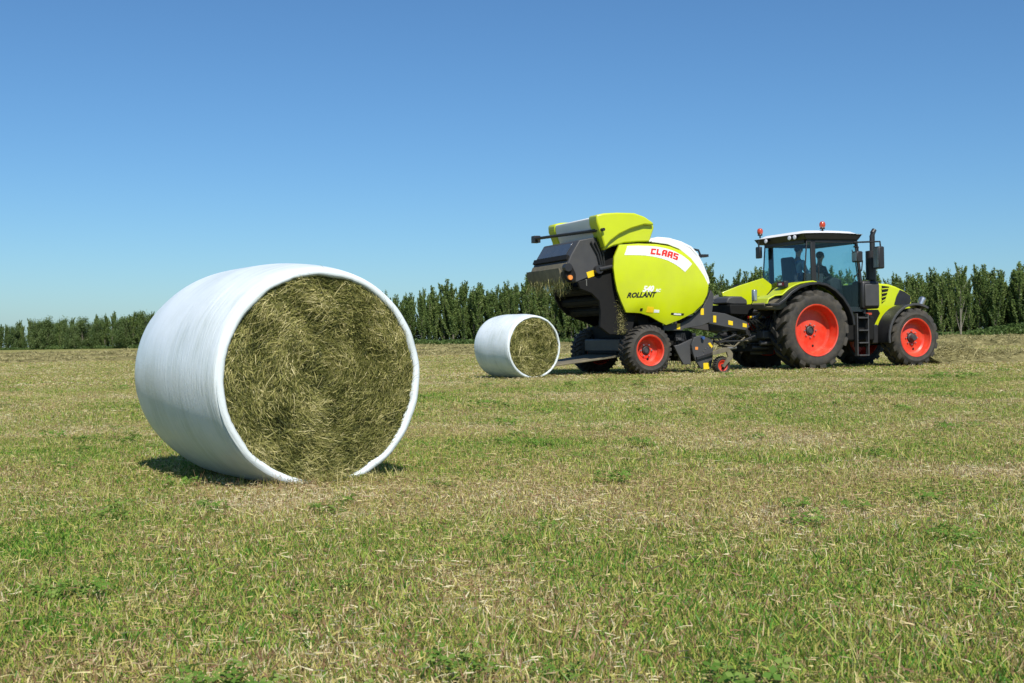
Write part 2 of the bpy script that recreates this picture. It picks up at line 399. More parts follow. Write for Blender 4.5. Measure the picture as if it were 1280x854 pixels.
def clover(nl=38, rad=.09):
    a = rng.uniform(0, 2 * np.pi, nl); r = rad * np.sqrt(rng.uniform(0, 1, nl)); V, Fq, T = [], [], []
    for i in range(nl):
        c = np.array([r[i] * math.cos(a[i]), r[i] * math.sin(a[i]), rng.uniform(.02, .06)])
        t = rng.normal(0, .35, 2); n_ = np.array([t[0], t[1], 1]); n_ /= np.linalg.norm(n_)
        u = np.cross(n_, [math.cos(a[i] * 3), math.sin(a[i] * 3), 0]); u /= np.linalg.norm(u); w = np.cross(n_, u); s = rng.uniform(.008, .017)
        tn = rng.uniform(.2, .9)
        for k in range(3):
            th = k * 2.094; d = u * math.cos(th) + w * math.sin(th); e = np.cross(n_, d)
            q = [c, c + d * s * .7 - e * s * .55, c + d * s * 1.35, c + d * s * .7 + e * s * .55]
            b = len(V); V += q; Fq.append([b, b + 1, b + 2, b + 3]); T.append(tn)
    return np.array(V), np.array(Fq), np.array(T)

def field_points(y0, y1, dens, side=.62, seedpow=1.0):
    """random points in the wedge of ground the photo looks over, y0..y1 m away"""
    ext = 3.0                                                    # some metres beyond the picture's edge on both sides
    area = (y1 ** 2 - y0 ** 2) * side + 2 * ext * (y1 - y0); n = int(area * dens)
    y = rng.uniform(y0, y1, 4 * n); keep = rng.uniform(0, 1, 4 * n) < (y * side + ext) / (y1 * side + ext)
    y = y[keep][:n]; x = rng.uniform(-1, 1, len(y)) * (y * side + ext)
    return np.stack([x, y, -.83 + SLOPE * x], 1)
def nval(p, sc, off=0): return np.array([noise.noise(Vector((a * sc + off, b * sc, 3.1))) for a, b in p[:, :2]])

def build_grass():
    near = [mixtuft([tuft('grass', nb=66), tuft('stub', nb=58), tuft('straw', nb=9)], 'grass_tuft_%d' % i) for i in range(3)]
    near += [mixtuft([tuft('stub', nb=90), tuft('grass', nb=26), tuft('straw', nb=14)], 'stubble_tuft_%d' % i) for i in range(3)]
    near += [mixtuft([tuft('grass', nb=115), tuft('stub', nb=20), tuft('straw', nb=4)], 'green_tuft_%d' % i) for i in range(3)]
    tall = [mixtuft([tuft('tall', nb=22, rad=.10)], 'tall_tuft_%d' % i) for i in range(3)]
    clov = [mixtuft([clover()], 'weed_%d' % i, 'clover') for i in range(3)]
    for i, o in enumerate(near + tall + clov): o.name = 'a%02d_%s' % (i, o.name)
    c1 = hidden(near + tall + clov, 'tufts')
    P_ = []; I = []; S = []
    def put(pts, wid):
        nz = nval(pts, .55) + .45 * nval(pts, 2.3, 40)
        u = rng.uniform(0, 1, len(pts)) * .9 + nz * 1.5 + .03
        idx = np.where(u > .74, 6, np.where(u > .30, 0, 3)) + rng.integers(0, 3, len(pts))
        sp = rng.uniform(0, 1, len(pts)); idx = np.where(sp < .035, 9 + rng.integers(0, 3, len(pts)), idx)
        cl = nval(pts, .9, 90) + .5 * nval(pts, 3.7, 10)
        idx = np.where((cl > .60) & (sp > .96), 12 + rng.integers(0, 3, len(pts)), idx)
        idx = np.where((sp > .992), 12 + rng.integers(0, 3, len(pts)), idx)
        P_.append(pts); I.append(idx); S.append(rng.uniform(.6, 1.35, len(pts)) * wid)
    put(field_points(1.6, 7, 230, .7), 1.0)
    put(field_points(7, 13, 110, .6), 1.05)
    put(field_points(13, 24, 40, .56), 1.35)
    fb = np.array([[-1.085 + math.cos(R_(32)) * u + math.sin(R_(32)) * v, 6.85 + math.sin(R_(32)) * u - math.cos(R_(32)) * v, 0] for u, v in zip(rng.uniform(-.45, .45, 170), rng.uniform(-.01, .12, 170))])
    fb[:, 2] = -.83 + SLOPE * fb[:, 0]; P_.append(fb); I.append(rng.choice([0, 1, 2, 3, 4, 5, 9, 10], 170)); S.append(rng.uniform(.9, 1.35, 170))
    pts = np.concatenate(P_); idx = np.concatenate(I); scl = np.concatenate(S)
    rot = np.zeros((len(pts), 3)); rot[:, 2] = rng.uniform(0, 6.28, len(pts)); rot[:, 0] = rng.normal(0, .06, len(pts))
    scatter('field_grass', c1, pts, rot, scl, idx, 'mown grass, stubble and clover covering the near field', 'grass')
    far = [mixtuft([tuft('grass', 3.0, .22, 50), tuft('stub', 3.0, .22, 60), tuft('straw', 2.6, .22, 14)], 'far_tuft_%d' % i) for i in range(4)]
    for i, o in enumerate(far): o.name = 'b%02d_%s' % (i, o.name)
    c2 = hidden(far, 'far_tufts')
    pts = np.concatenate([field_points(23, 45, 12, .56), field_points(45, 100, 3.6, .54), field_points(100, 175, 1.3, .54)])
    scl = rng.uniform(.8, 1.3, len(pts)) * np.where(pts[:, 1] > 100, 2.3, np.where(pts[:, 1] > 45, 1.7, 1.15)); rot = np.zeros((len(pts), 3)); rot[:, 2] = rng.uniform(0, 6.28, len(pts))
    scatter('distant_stubble', c2, pts, rot, scl, rng.integers(0, 4, len(pts)), 'pale mown stubble in the distance round the tractor', 'stubble')
build_grass()

# ------------------------------------------------------------------ windrows of cut hay
def windrow(x0, y0, x1, y1, hw, hh, n, label, wd=.02):
    d = np.array([x1 - x0, y1 - y0], dtype=float); L = np.linalg.norm(d); d /= L; nrm = np.array([-d[1], d[0]])
    m = int(L / .35); k = 9; V = []
    for i in range(m + 1):
        t = i / m * L
        for j in range(k):
            u = (j / (k - 1)) * 2 - 1
            p = np.array([x0, y0]) + d * t + nrm * (u * hw * (1 + .25 * noise.noise(Vector((t * .3, 1, 2)))))
            h = hh * max(0, 1 - u * u) * (.75 + .9 * noise.noise(Vector((t * .45, u * 2, y0)))) + .05 * noise.noise(Vector((t * 2, u * 5, y0)))
            V.append((p[0], p[1], gz(p[0]) + h * (1 if abs(u) < .99 else 0) - .01))
    Fq = [(i * k + j, i * k + j + 1, (i + 1) * k + j + 1, (i + 1) * k + j) for i in range(m) for j in range(k - 1)]
    t = rng.uniform(0, L, n); u = rng.normal(0, .45, n).clip(-1.15, 1.15)
    b = np.array([x0, y0])[None] + d[None] * t[:, None] + nrm[None] * (u * hw)[:, None]
    hgt = np.array([hh * max(0, 1 - q * q) * (.75 + .9 * noise.noise(Vector((a * .45, q * 2, y0)))) for a, q in zip(t, u)])
    base = np.stack([b[:, 0], b[:, 1], -.83 + SLOPE * b[:, 0] + hgt - .01], 1)
    dr = rng.normal(0, 1, (n, 3)); dr[:, 2] = rng.uniform(-.2, .6, n)
    ln = rng.uniform(.12, .35, n)
    bv, bf, bi = blades(base, dr, ln, np.full(n, wd), rng.normal(0, .05, (n, 3)), 2)
    tone = rng.uniform(.1, .9, n)
    VV = np.concatenate([np.array(V), bv]); FF = np.concatenate([np.array(Fq), bf + len(V)])
    o = fastmesh('hay_windrow', VV, FF, np.concatenate([rng.uniform(.1, .5, len(Fq)), tone[bi]]), 'windrow')
    tag(o, label, 'windrow', group='windrows of cut hay'); return o
fx, fy = math.cos(ALPHA), math.sin(ALPHA)
ax0 = O0.x - fy * 1.3; ay0 = O0.y + fx * 1.3
windrow(ax0 + fx * 4.2, ay0 + fy * 4.2, ax0 + fx * 26, ay0 + fy * 26, .8, .30, 9000, 'brown hay windrow lying just ahead of the tractor front wheel', .016)
windrow(-52, 66, 52, 60, 1.4, .26, 14000, 'long low hay windrow crossing the field well behind the machines', .035)
windrow(-85, 92, 85, 88, 1.3, .26, 14000, 'flat pale windrow in the middle of the rows behind the tractor', .05)
windrow(-110, 135, 110, 125, 1.5, .30, 14000, 'farthest brown windrow running close to the line of trees', .06)

# ------------------------------------------------------------------ trees
def leaf_cloud(C, rad, size, tone):
    n = len(C); a = rng.normal(size=(n, 3)); a /= np.linalg.norm(a, axis=1, keepdims=True)
    b = np.cross(a, rng.normal(size=(n, 3))); b /= np.linalg.norm(b, axis=1, keepdims=True)
    s = (size * rng.uniform(.6, 1.3, n))[:, None]
    V = np.stack([C - a * s, C - b * s * .6, C + a * s, C + b * s * .6], 1).reshape(-1, 3)
    return V, np.arange(n * 4).reshape(-1, 4), tone
def poplar(H, seed, dead=False):
    g = np.random.default_rng(seed); r = random.Random(seed)
    mb = MB(); tr = H * .011 + .03
    lean = g.normal(0, .015, 2)
    axis = lambda t: Vector((lean[0] * H * t + .12 * math.sin(3 * t + seed), lean[1] * H * t + .1 * math.cos(4 * t + seed), H * t))
    mb.tube([axis(t) for t in np.linspace(0, .95, 9)], [tr * (1 - .85 * t) for t in np.linspace(0, .95, 9)], 7)
    C = []; T = []
    nb = r.randint(20, 28)
    for i in range(nb):
        t0 = .02 + .82 * (i / nb); p0 = axis(t0); az = r.uniform(0, 6.28)
        L = H * (.30 - .16 * t0) * r.uniform(.7, 1.25); out = r.uniform(.16, .40)
        d = Vector((math.cos(az) * out, math.sin(az) * out, 1)).normalized()
        if i % 6 == 3 and t0 < .6: L = H * (.93 - t0) * r.uniform(.7, .98); d = Vector((d.x * .45, d.y * .45, 1)).normalized()     # a second leader
        pts = [p0 + d * L * u + Vector((math.cos(az), math.sin(az), 0)) * (.25 * L * math.sin(u * 1.7) * out) for u in (0, .35, .7, 1)]
        mb.tube(pts, [tr * .38, tr * .28, tr * .18, tr * .06], 5)
        if dead: 
            if r.random() < .7: continue
        n = int(150 * (L / 2.2))
        u = g.uniform(.12, 1.05, n); rr = (.25 * (1 - .68 * np.abs(u - .35)) * (.7 + .3 * r.random()))
        q = np.array([pts[0].lerp(pts[3], float(x)) for x in u]) + g.normal(0, 1, (n, 3)) * rr[:, None] * np.array([.62, .62, .8])
        C.append(q); T.append(np.full(n, r.uniform(.25, .75)) + g.normal(0, .12, n))
    if not dead:
        n = 130; u = g.uniform(.72, 1.0, n); q = np.array([axis(float(x)) for x in u]) + g.normal(0, 1, (n, 3)) * (.45 * (1.05 - u) / .33 + .05)[:, None] * np.array([.8, .8, .9])
        C.append(q); T.append(g.uniform(.35, .75, n))
    C = np.concatenate(C) if C else np.zeros((0, 3)); T = np.concatenate(T)
    C[:, 2] = np.maximum(C[:, 2], .15)
    return mb, leaf_cloud(C, 0, .145, T)
def broad(H, seed):
    g = np.random.default_rng(seed); r = random.Random(seed); mb = MB(); tr = H * .016 + .04
    mb.tube([(0, 0, -.1), (.1, 0, H * .3), (0, .1, H * .6), (0, 0, H * .9)], [tr, tr * .8, tr * .5, tr * .1], 7)
    C = []; T = []
    for i in range(34):
        t = .10 + .86 * i / 34; az = r.uniform(0, 6.28); rad = H * .22 * math.sin(min(1, t * 1.25 + .12) * 2.6) ** .7 * r.uniform(.4, 1)
        rad = max(rad, .1); c = Vector((math.cos(az) * rad, math.sin(az) * rad, H * t))
        mb.tube([(0, 0, H * max(.08, t - .16)), tuple(c * .5 + Vector((0, 0, H * (t - .05))) * .5), tuple(c)], [tr * .3, tr * .2, tr * .05], 4)
        n = 170; sr = H * r.uniform(.05, .085)
        C.append(np.array(c)[None] + g.normal(0, 1, (n, 3)) * sr * np.array([.8, .8, 1.0])); T.append(np.full(n, r.uniform(.2, .8)) + g.normal(0, .1, n))
    C = np.concatenate(C); C[:, 2] = np.maximum(C[:, 2], .2)
    return mb, leaf_cloud(C, 0, .20, np.concatenate(T))

def tree_proto(kind, H, seed):
    if kind == 'broad': mb, (V, Fq, T) = broad(H, seed)
    else: mb, (V, Fq, T) = poplar(H, seed, kind == 'dead')
    trk = mb.build('trunk', 'palebark' if kind in ('pale', 'dead') else 'bark', fix=False); COL.objects.unlink(trk)
    crn = fastmesh('crown', V, Fq, T, 'oakleaf' if kind == 'broad' else 'poplar', link=False)
    return trk.data, crn.data
PRO = {'poplar': [tree_proto('poplar', 11, 100 + i) for i in range(8)], 'pale': [tree_proto('pale', 11, 300 + i) for i in range(2)],
       'dead': [tree_proto('dead', 11, 400)], 'broad': [tree_proto('broad', 11, 200 + i) for i in range(5)]}
def line_depth(px): return float(np.interp(px, [-400, -50, 180, 470, 700, 950, 1300, 1700], [430, 390, 300, 215, 200, 185, 172, 165]))
def place_tree(kind, px, D, hpx, name, label, group):
    x = (px - 640) / F_PX * D; H = hpx / F_PX * D
    r = empty(name, (x, D, gz(x) - .05)); tag(r, label, 'tree', group)
    v = random.choice(PRO[kind]); s = H / 11
    r.rotation_euler = (0, 0, random.uniform(0, 6.28)); ws = s * (random.uniform(.9, 1.15) if kind == 'broad' else random.uniform(.88, 1.2)); r.scale = (ws, ws, s)
    for nm, me in (('trunk', v[0]), ('crown', v[1])):
        c = bpy.data.objects.new(nm, me); COL.objects.link(c); c.parent = r
def top_px(px):
    """height of the poplar belt above its foot, photo pixels"""
    return float(np.interp(px, [440, 480, 500, 530, 700, 760, 860, 900, 960, 1100, 1130, 1200, 1280, 1400], [62, 64, 62, 74, 80, 84, 92, 84, 84, 78, 74, 84, 82, 80]))
px = 452.0; k = 0
GP = 'poplars of the belt behind the field'
while px < 1335:
    for row in range(3):
        D = line_depth(px) + row * 3.5 + random.uniform(-1, 1)
        h = top_px(px) * (random.uniform(.66, 1.10) if row < 2 else random.uniform(.85, 1.08))
        kind = 'pale' if (px > 1150 and random.random() < .2) else 'poplar'
        if kind == 'pale': place_tree(kind, px + random.uniform(-3, 3), D, h, 'poplar_tree', 'poplar showing a pale trunk among the dark poplars right of the tractor', 'pale trunked poplars right of the tractor')
        else:
            lab = 'tall narrow green poplar in the dense belt to the right of the tractor' if px > 1090 else ('narrow green poplar in the dense belt behind the baler and tractor' if px > 700 else 'narrow green poplar in the dense belt between the two bales')
            gr = 'poplars right of the tractor' if px > 1090 else ('poplars behind the machines' if px > 700 else 'poplars between the two bales')
            place_tree(kind, px + random.uniform(-3, 3), D, h, 'poplar_tree', lab, gr)
    px += random.uniform(8.5, 12.5)
place_tree('poplar', 868, 150, 104, 'poplar_tree', 'taller poplar whose tip rises just right of the baler, left one of two', None)
place_tree('poplar', 883, 152, 98, 'poplar_tree', 'taller poplar standing just right of the baler, right one of two', None)
for q in (446, 458, 468, 476, 487): place_tree('poplar', q, line_depth(q) + 9, random.uniform(46, 58), 'poplar_tree', 'narrow green poplar in the dense belt between the two bales', 'poplars between the two bales')
place_tree('dead', 1202, 166, 92, 'bare_tree', 'thin nearly leafless pale tree rising among the poplars right of the tractor', None)
px = -60.0
while px < 450:
    D = line_depth(px)
    for row in range(2):
        h = float(np.interp(px, [-60, 0, 60, 110, 180, 300, 450], [30, 32, 38, 38, 46, 52, 60])) * random.uniform(.82, 1.12)
        if random.random() < .62: place_tree('poplar', px + random.uniform(-4, 4), D + row * 7 + random.uniform(-3, 3), h, 'poplar_tree', 'slim upright green tree in the far wood left of the big bale', 'slim trees of the far wood at the left')
        else: place_tree('broad', px + random.uniform(-4, 4), D + row * 7 + random.uniform(-3, 3), h * .92, 'broadleaf_tree', 'bushy green tree in the far wood left of the big bale', 'bushy trees of the far wood at the left')
    px += random.uniform(6.5, 10)
def undergrowth():
    n = 42000; px_ = rng.uniform(-80, 1350, n); D = np.array([line_depth(a) for a in px_]) - 2.5 + rng.normal(0, 1.2, n)
    x = (px_ - 640) / F_PX * D; hgt = np.array([.25 + 1.3 * (.5 + noise.noise(Vector((a * .12, b * .12, 0)))) for a, b in zip(x, D)])
    z = rng.uniform(0, 1, n) ** 1.3 * hgt
    C = np.stack([x, D, -.83 + SLOPE * x + z], 1); V, Fq, T = leaf_cloud(C, 0, .22, rng.uniform(.0, .45, n))
    tag(fastmesh('undergrowth', V, Fq, T, 'poplar'), 'low scrub and weeds along the foot of the tree belt', 'undergrowth', kind='stuff')
undergrowth()
def thicket():
    n = 110000; px_ = rng.uniform(-80, 1350, n); D = np.array([line_depth(a) for a in px_]) + 10 + rng.normal(0, 1.3, n)
    x = (px_ - 640) / F_PX * D; hgt = np.array([4.6 + 4.5 * noise.noise(Vector((a * .35, b * .2, 2))) for a, b in zip(x, D)])
    z = rng.uniform(0, 1, n) ** .9 * hgt
    C = np.stack([x, D, -.83 + SLOPE * x + z], 1); V, Fq, T = leaf_cloud(C, 0, .20, rng.uniform(.0, .6, n))
    tag(fastmesh('thicket', V, Fq, T, 'poplar'), 'dense young growth filling the gaps low between the poplars', 'thicket', kind='stuff')
thicket()
#@OBJECTS
# ------------------------------------------------------------------ bales
def bale(cx, cy, face_z, phi, R, L, bulge, nstalk, label, dens=1.0, seed=1, seg=144):
    """cx, cy: centre of the front face; the axis runs away from the camera, turned phi to the left"""
    g = np.random.default_rng(seed)
    root = empty('round_bale', mw=Matrix.Translation((cx, cy, gz(cx))) @ Matrix.Rotation(phi, 4, 'Z'))
    tag(root, label, 'bale', 'film wrapped round bales'); cz = face_z - gz(cx)
    def rad(t, th):
        u = 2 * t - 1
        return R + bulge * (1 - abs(u) ** 3.0) + .006 * noise.noise(Vector((math.cos(th) * 2 + seed, math.sin(th) * 2, t * 3)))
    def pos(r, th, y):
        z = cz + r * math.sin(th)
        if z < .03: z = .03 - (.03 - z) * .4                         # flattened where it lies
        return (r * math.cos(th), y, z)
    rows = [(-.035, None)]
    ys = [0, .006, .02, .045] + list(np.linspace(.09, L - .09, 20)) + [L - .04, L - .01, L]
    V = []; Fq = []
    prof = []
    # inner lip of film lying on the face, then over the rim and along the barrel
    for kk, (dr, dy) in enumerate([(-.050, .016), (-.046, -.016), (-.034, -.026), (-.016, -.024), (-.004, -.012)]): prof.append(('lip', dr, dy))
    for y in ys: prof.append(('b', 0, y))
    prof.append(('e', -.02, L + .008)); prof.append(('e', -.06, L + .008))
    m = len(prof)
    for i in range(seg):
        th = 2 * math.pi * i / seg
        rag = .010 * noise.noise(Vector((math.cos(th) * 5 + seed, math.sin(th) * 5, 8))) + .004 * noise.noise(Vector((math.cos(th) * 22, math.sin(th) * 22, 8)))
        for kd, dr, y in prof:
            if kd == 'lip': r = R + dr + (rag if dr < -.04 else rag * .4)
            elif kd == 'b': r = rad(y / L, th) - (.010 if y == 0 else .003 if y < .01 else 0)
            else: r = R + dr
            V.append(pos(r, th, y))
    for i in range(seg):
        for j in range(m - 1): Fq.append((i * m + j, i * m + j + 1, ((i + 1) % seg) * m + j + 1, ((i + 1) % seg) * m + j))
    b = MB(); b.add(V, Fq); o = b.build('film_wrap', 'film', root, smooth=60); 
    # hay: a rough disc at each end and stalks
    Vh = []; Fh = []; nr = 26
    for e, y0, sg in ((0, .010, 1), (1, L - .004, -1)):
        k0 = len(Vh)
        for a in range(nr + 1):
            rr = (R - .02) * a / nr
            for i in range(seg):
                th = 2 * math.pi * i / seg
                d = .024 - .045 * min(1, (R - rr) / .16) * noise.noise(Vector((rr * math.cos(th) * 6 + seed * 3, rr * math.sin(th) * 6, 9))) + .010 * noise.noise(Vector((rr * math.cos(th) * 25, rr * math.sin(th) * 25, 4)))
                x_, _, z_ = pos(rr, th, 0); Vh.append((x_, y0 + sg * d, z_))
        for a in range(nr):
            for i in range(seg):
                q = (k0 + a * seg + i, k0 + a * seg + (i + 1) % seg, k0 + (a + 1) * seg + (i + 1) % seg, k0 + (a + 1) * seg + i)
                Fh.append(q)
    n = nstalk; rr = (R - .045) * np.sqrt(g.uniform(0, 1, n)); th = g.uniform(0, 2 * np.pi, n)
    end = g.uniform(0, 1, n) < .12
    swirl = g.normal(0, .62, n); dirang = th + np.pi / 2 + swirl
    lay = g.uniform(0, 1, n) ** 1.5
    pocket = np.array([noise.noise(Vector((r_ * math.cos(t_) * 6 + seed * 3, r_ * math.sin(t_) * 6, 9))) for r_, t_ in zip(rr, th)])
    edge = np.clip((R - rr) / .16, 0, 1); y = .010 - .042 * lay * (.35 + .65 * edge) - .045 * pocket * edge
    z = cz + rr * np.sin(th); z = np.where(z < .03, .03 - (.03 - z) * .4, z)
    base = np.stack([rr * np.cos(th), y, z], 1)
    Ls = (g.gamma(2.0, .015, n) + .004).clip(.010, .13) / dens
    d = np.stack([np.cos(dirang), g.normal(-.05, .28, n), np.sin(dirang)], 1)
    bend = g.normal(0, .25, (n, 3)) * Ls[:, None]; bend[:, 1] *= .5
    big = np.array([noise.noise(Vector((r_ * math.cos(t_) * 2.2 + seed, r_ * math.sin(t_) * 2.2, 5))) for r_, t_ in zip(rr, th)])
    tone = (.44 + .24 * g.normal(size=n) + .30 * pocket + .10 * big - .10 * np.exp(-((rr - 0) / .15) ** 2)).clip(.02, 1)
    # keep stalks inside the rim
    foot = g.uniform(0, 1, n) < .035; nf = int(foot.sum())
    tip = base + d * Ls[:, None]; off = np.hypot(tip[:, 0], tip[:, 2] - cz) > R - .035
    d[off] *= -1
    base[end, 1] = L - base[end, 1]
    base[foot] = np.stack([g.normal(.08, .17, nf).clip(-.42, .42), -np.abs(g.normal(0, .05, nf)), g.uniform(.01, .06, nf)], 1)
    d[foot] = g.normal(0, 1, (nf, 3)) * np.array([1, .7, .45]); bend[foot] *= .5
    global rng; keep = rng; rng = g
    side = np.stack([-np.sin(dirang), g.normal(0, .5, n), np.cos(dirang)], 1)
    bv, bf, bi = blades(base, d, Ls, g.uniform(.0018, .0042, n) / dens, bend, 3, side)
    rng = keep
    tone_f = g.uniform(.02, .30, len(Fh))
    fastmesh('hay', np.concatenate([np.array(Vh), bv]), np.concatenate([np.array(Fh), bf + len(Vh)]), np.concatenate([tone_f, tone[bi]]), 'hay', root)
    return root
bD = 6.85
bale(-1.085, bD, -(472.5 - YH) / F_PX * bD, R_(33), .630, 1.54, .052, 80000, 'large white wrapped bale in the foreground with its hay face to the camera', 1.0, 3)
sD = 24.2
bale((667.5 - 640) / F_PX * sD, sD, -(434 - YH) / F_PX * sD, R_(33), .640, 1.27, .035, 12000, 'small white wrapped bale standing behind the raised baler tailgate', .45, 5, 96)

# ------------------------------------------------------------------ wheels
def wheel(parent, name, c, R, W, rr, nl, lug_h, side=1, dish=.28, hubr=.12, chevron=True, hub_out=0.0, rub='rubber', bolts=8):
    """c: centre of the OUTER face plane of the tyre (along, lateral, up); side=+1 grows to +lateral"""
    root = empty(name, (c[0], c[1], c[2]), parent)
    s = side; t = MB(); Rb = R - lug_h; sh = .045
    prof = [(rr, W * .10), (rr + .02, W * .03), (rr + .06, .012), (rr + (Rb - rr) * .5, -.01), (Rb - .07, .005), (Rb - .03, .03), (Rb - .006, .07), (Rb, W * .3), (Rb + .008, W * .5), (Rb, W * .7),
            (Rb - .006, W - .07), (Rb - .03, W - .03), (Rb - .07, W - .005), (rr + (Rb - rr) * .5, W + .01), (rr + .06, W - .012), (rr + .02, W * .97), (rr, W * .90)]
    t.lathe([(a, b * s) for a, b in prof], (0, 0, 0), 72)
    for i in range(nl):                                             # lugs: bars swept from shoulder to centre
        for half in (0, 1):
            a0 = 2 * math.pi * (i + .5 * half) / nl; da = (.62 if chevron else .45) * 2 * math.pi / nl * 1.25
            lw = R * 2 * math.pi / nl * (.19 if lug_h > .04 else .15)
            st = []
            for u in (0, .12, .35, .65, 1.0):                       # from shoulder inwards
                w = (.015 + u * (W * .5 - .0)) if half == 0 else (W - .015 - u * (W * .5))
                ang = a0 + da * u ** .85; top = R - (.045 if u == 0 else .006 if u < .2 else 0); bot = Rb - (.06 if u == 0 else .02)
                st.append((ang, w, bot, top, lw * (1.25 if u < .2 else 1)))
            for q0, q1 in zip(st[:-1], st[1:]):
                A = []; B = []
                for q, X in ((q0, A), (q1, B)):
                    ang, w, bot, top, l = q
                    for r_, dl in ((bot, -l * 1.25), (top, -l), (top, l), (bot, l * 1.25)):
                        th = ang + dl / R; X.append((r_ * math.cos(th), w * s, r_ * math.sin(th)))
                t.loft(A, B)
    t.build('tyre', rub, root, smooth=40)
    rm = MB()
    prim = [(rr + .005, W * .12), (rr + .022, W * .035), (rr + .012, .008), (rr - .012, .018), (rr - .02, W * .18), (rr - .055, W * .28), (rr - .06, dish * .8), (rr - .10, dish * .97),
            (rr * .55, dish), (hubr * 1.9, dish - .012), (hubr * 1.2, dish - .012), (hubr * 1.2, dish + .03), (.001, dish + .03)]
    rm.lathe([(a, b * s) for a, b in prim], (0, 0, 0), 64)
    prim2 = [(rr + .005, W * .12), (rr - .02, W * .5), (rr + .015, W * .95), (rr - .012, W * .99), (rr - .04, W * .6), (rr - .09, dish + .03), (.001, dish + .04)]
    rm.lathe([(a, b * s) for a, b in prim2], (0, 0, 0), 48)
    rm.build('rim', 'red', root, smooth=30)
    h = MB(); ho = dish - .02 - hub_out
    h.lathe([(hubr, (dish + .02) * s), (hubr, (dish - .03) * s), (hubr * .8, (dish - .05) * s), (hubr * .75, ho * s), (hubr * .6, (ho - .02) * s), (.001, (ho - .02) * s)], (0, 0, 0), 24)
    h.build('hub', 'grey', root)
    bl = MB()
    for i in range(bolts):
        a = 2 * math.pi * i / bolts; r_ = hubr * 1.55
        bl.lathe([(.016, (dish + .01) * s), (.016, (dish - .045) * s), (.001, (dish - .047) * s)], (r_ * math.cos(a), 0, r_ * math.sin(a)), 6)
    bl.build('bolt_ring', 'steel', root) if bolts else None
    vh = MB()
    for a in (-1.35,): vh.ball((rr * .62 * math.cos(a), (dish - .01) * s, rr * .62 * math.sin(a)), .028, (1, .5, 1), 10, 6)
    vh.build('valve_hole', 'dark', root)
    return root

# ------------------------------------------------------------------ tractor
TM = Matrix.Translation(O0) @ ROT.to_4x4()
S0 = 0.0
T = empty('tractor', mw=TM); tag(T, 'lime green tractor with a black cab and red wheels pulling the baler', 'tractor')
RZ = .885
rwc = (0.0, 0.0, RZ); fwc = (2.95, .10, .685)
wheel(T, 'rear_wheel', (.05, 0, RZ), .915, .60, .575, 18, .075, 1, .30, .10, rub='rubber')
wheel(T, 'rear_wheel', (.05, 2.52, RZ), .915, .60, .575, 18, .075, -1, .30, .10, rub='rubber')
wheel(T, 'front_wheel', (2.95, .08, .675), .70, .50, .44, 18, .045, 1, .20, .105, hub_out=.10, rub='rubber')
wheel(T, 'front_wheel', (2.95, 2.44, .675), .70, .50, .44, 18, .045, -1, .20, .105, hub_out=.10, rub='rubber')
# axles, gearbox, chassis
b = MB(); b.tube([(0, .35, RZ), (0, 2.2, RZ)], .15, 14).box(-.45, 1.3, .95, 1.6, .62, 1.25).box(1.2, 3.0, 1.0, 1.5, .60, 1.05)
b.tube([(2.95, .35, .675), (2.95, 2.2, .675)], .09, 12).box(2.6, 3.1, .9, 1.6, .5, .85).box(2.9, 3.55, .95, 1.6, .55, 1.05).build('chassis', 'dark', T, .02)
# fenders
def fender(prof, w0, w1, name, m, t=.03, bev=.008): return MB().sheet(prof, w0, w1, t).build(name, m, T, bev)
fl = z2([(436, 424), (470, 424), (500, 402), (528, 372), (565, 347), (610, 332), (650, 328), (690, 337), (730, 362), (765, 398), (792, 440), (808, 480), (814, 520)], .02)
flare = MB(); flare.sheet(fl, .0, .20, .06); flare.build('fender_flare', 'black', T, .01)
def rect_arc(rad, a0, a1, n, cx=0, cz=RZ): return [(cx + rad * math.cos(a), cz + rad * math.sin(a)) for a in np.linspace(a0, a1, n)]
tail = [(-1.18, 1.50), (-1.12, 1.62), (-.95, 1.70)]
arc = tail + rect_arc(1.12, R_(132), R_(95), 6) + [(.1, 2.02), (.5, 1.93), (.8, 1.75), (.98, 1.5), (1.08, 1.2)]
for (w0, w1) in ((.20, .78), (1.74, 2.50)):
    MB().sheet(arc, w0, w1, .035).build('fender', 'lime', T, .01)
wall = arc + [(1.0, .95), (.6, 1.0), (-.7, 1.0), (-1.1, 1.3)]
MB().prism(arc + [(1.0, 1.0), (.75, 1.25), (.3, 1.45), (-.3, 1.45), (-.8, 1.2)], .76, .80).build('fender_wall', 'black', T)
MB().prism(arc + [(1.0, 1.0), (.75, 1.25), (.3, 1.45), (-.3, 1.45), (-.8, 1.2)], 1.72, 1.75).build('fender_wall', 'black', T)
MB().prism(z2([(222, 376), (300, 345), (405, 312), (452, 348), (430, 376), (384, 426), (310, 432), (296, 398), (225, 392)], 1.69), 1.68, 1.72).build('fender_side', 'lime', T, .01)
MB().sheet([(a * 1.02, (b - RZ) * 1.015 + RZ) for a, b in arc], 2.46, 2.60, .05).build('fender_flare', 'black', T, .01)
MB().prism([(-1.2, 1.5), (-1.0, 1.66), (-.6, 1.62), (-.5, 1.42), (-.8, 1.36), (-1.15, 1.38)], .26, .74).build('fender_end', 'dusty', T, .02)
MB().prism([(-1.2, 1.5), (-1.0, 1.66), (-.6, 1.62), (-.5, 1.42), (-.8, 1.36), (-1.15, 1.38)], 1.80, 2.44).build('fender_end', 'dusty', T, .02)
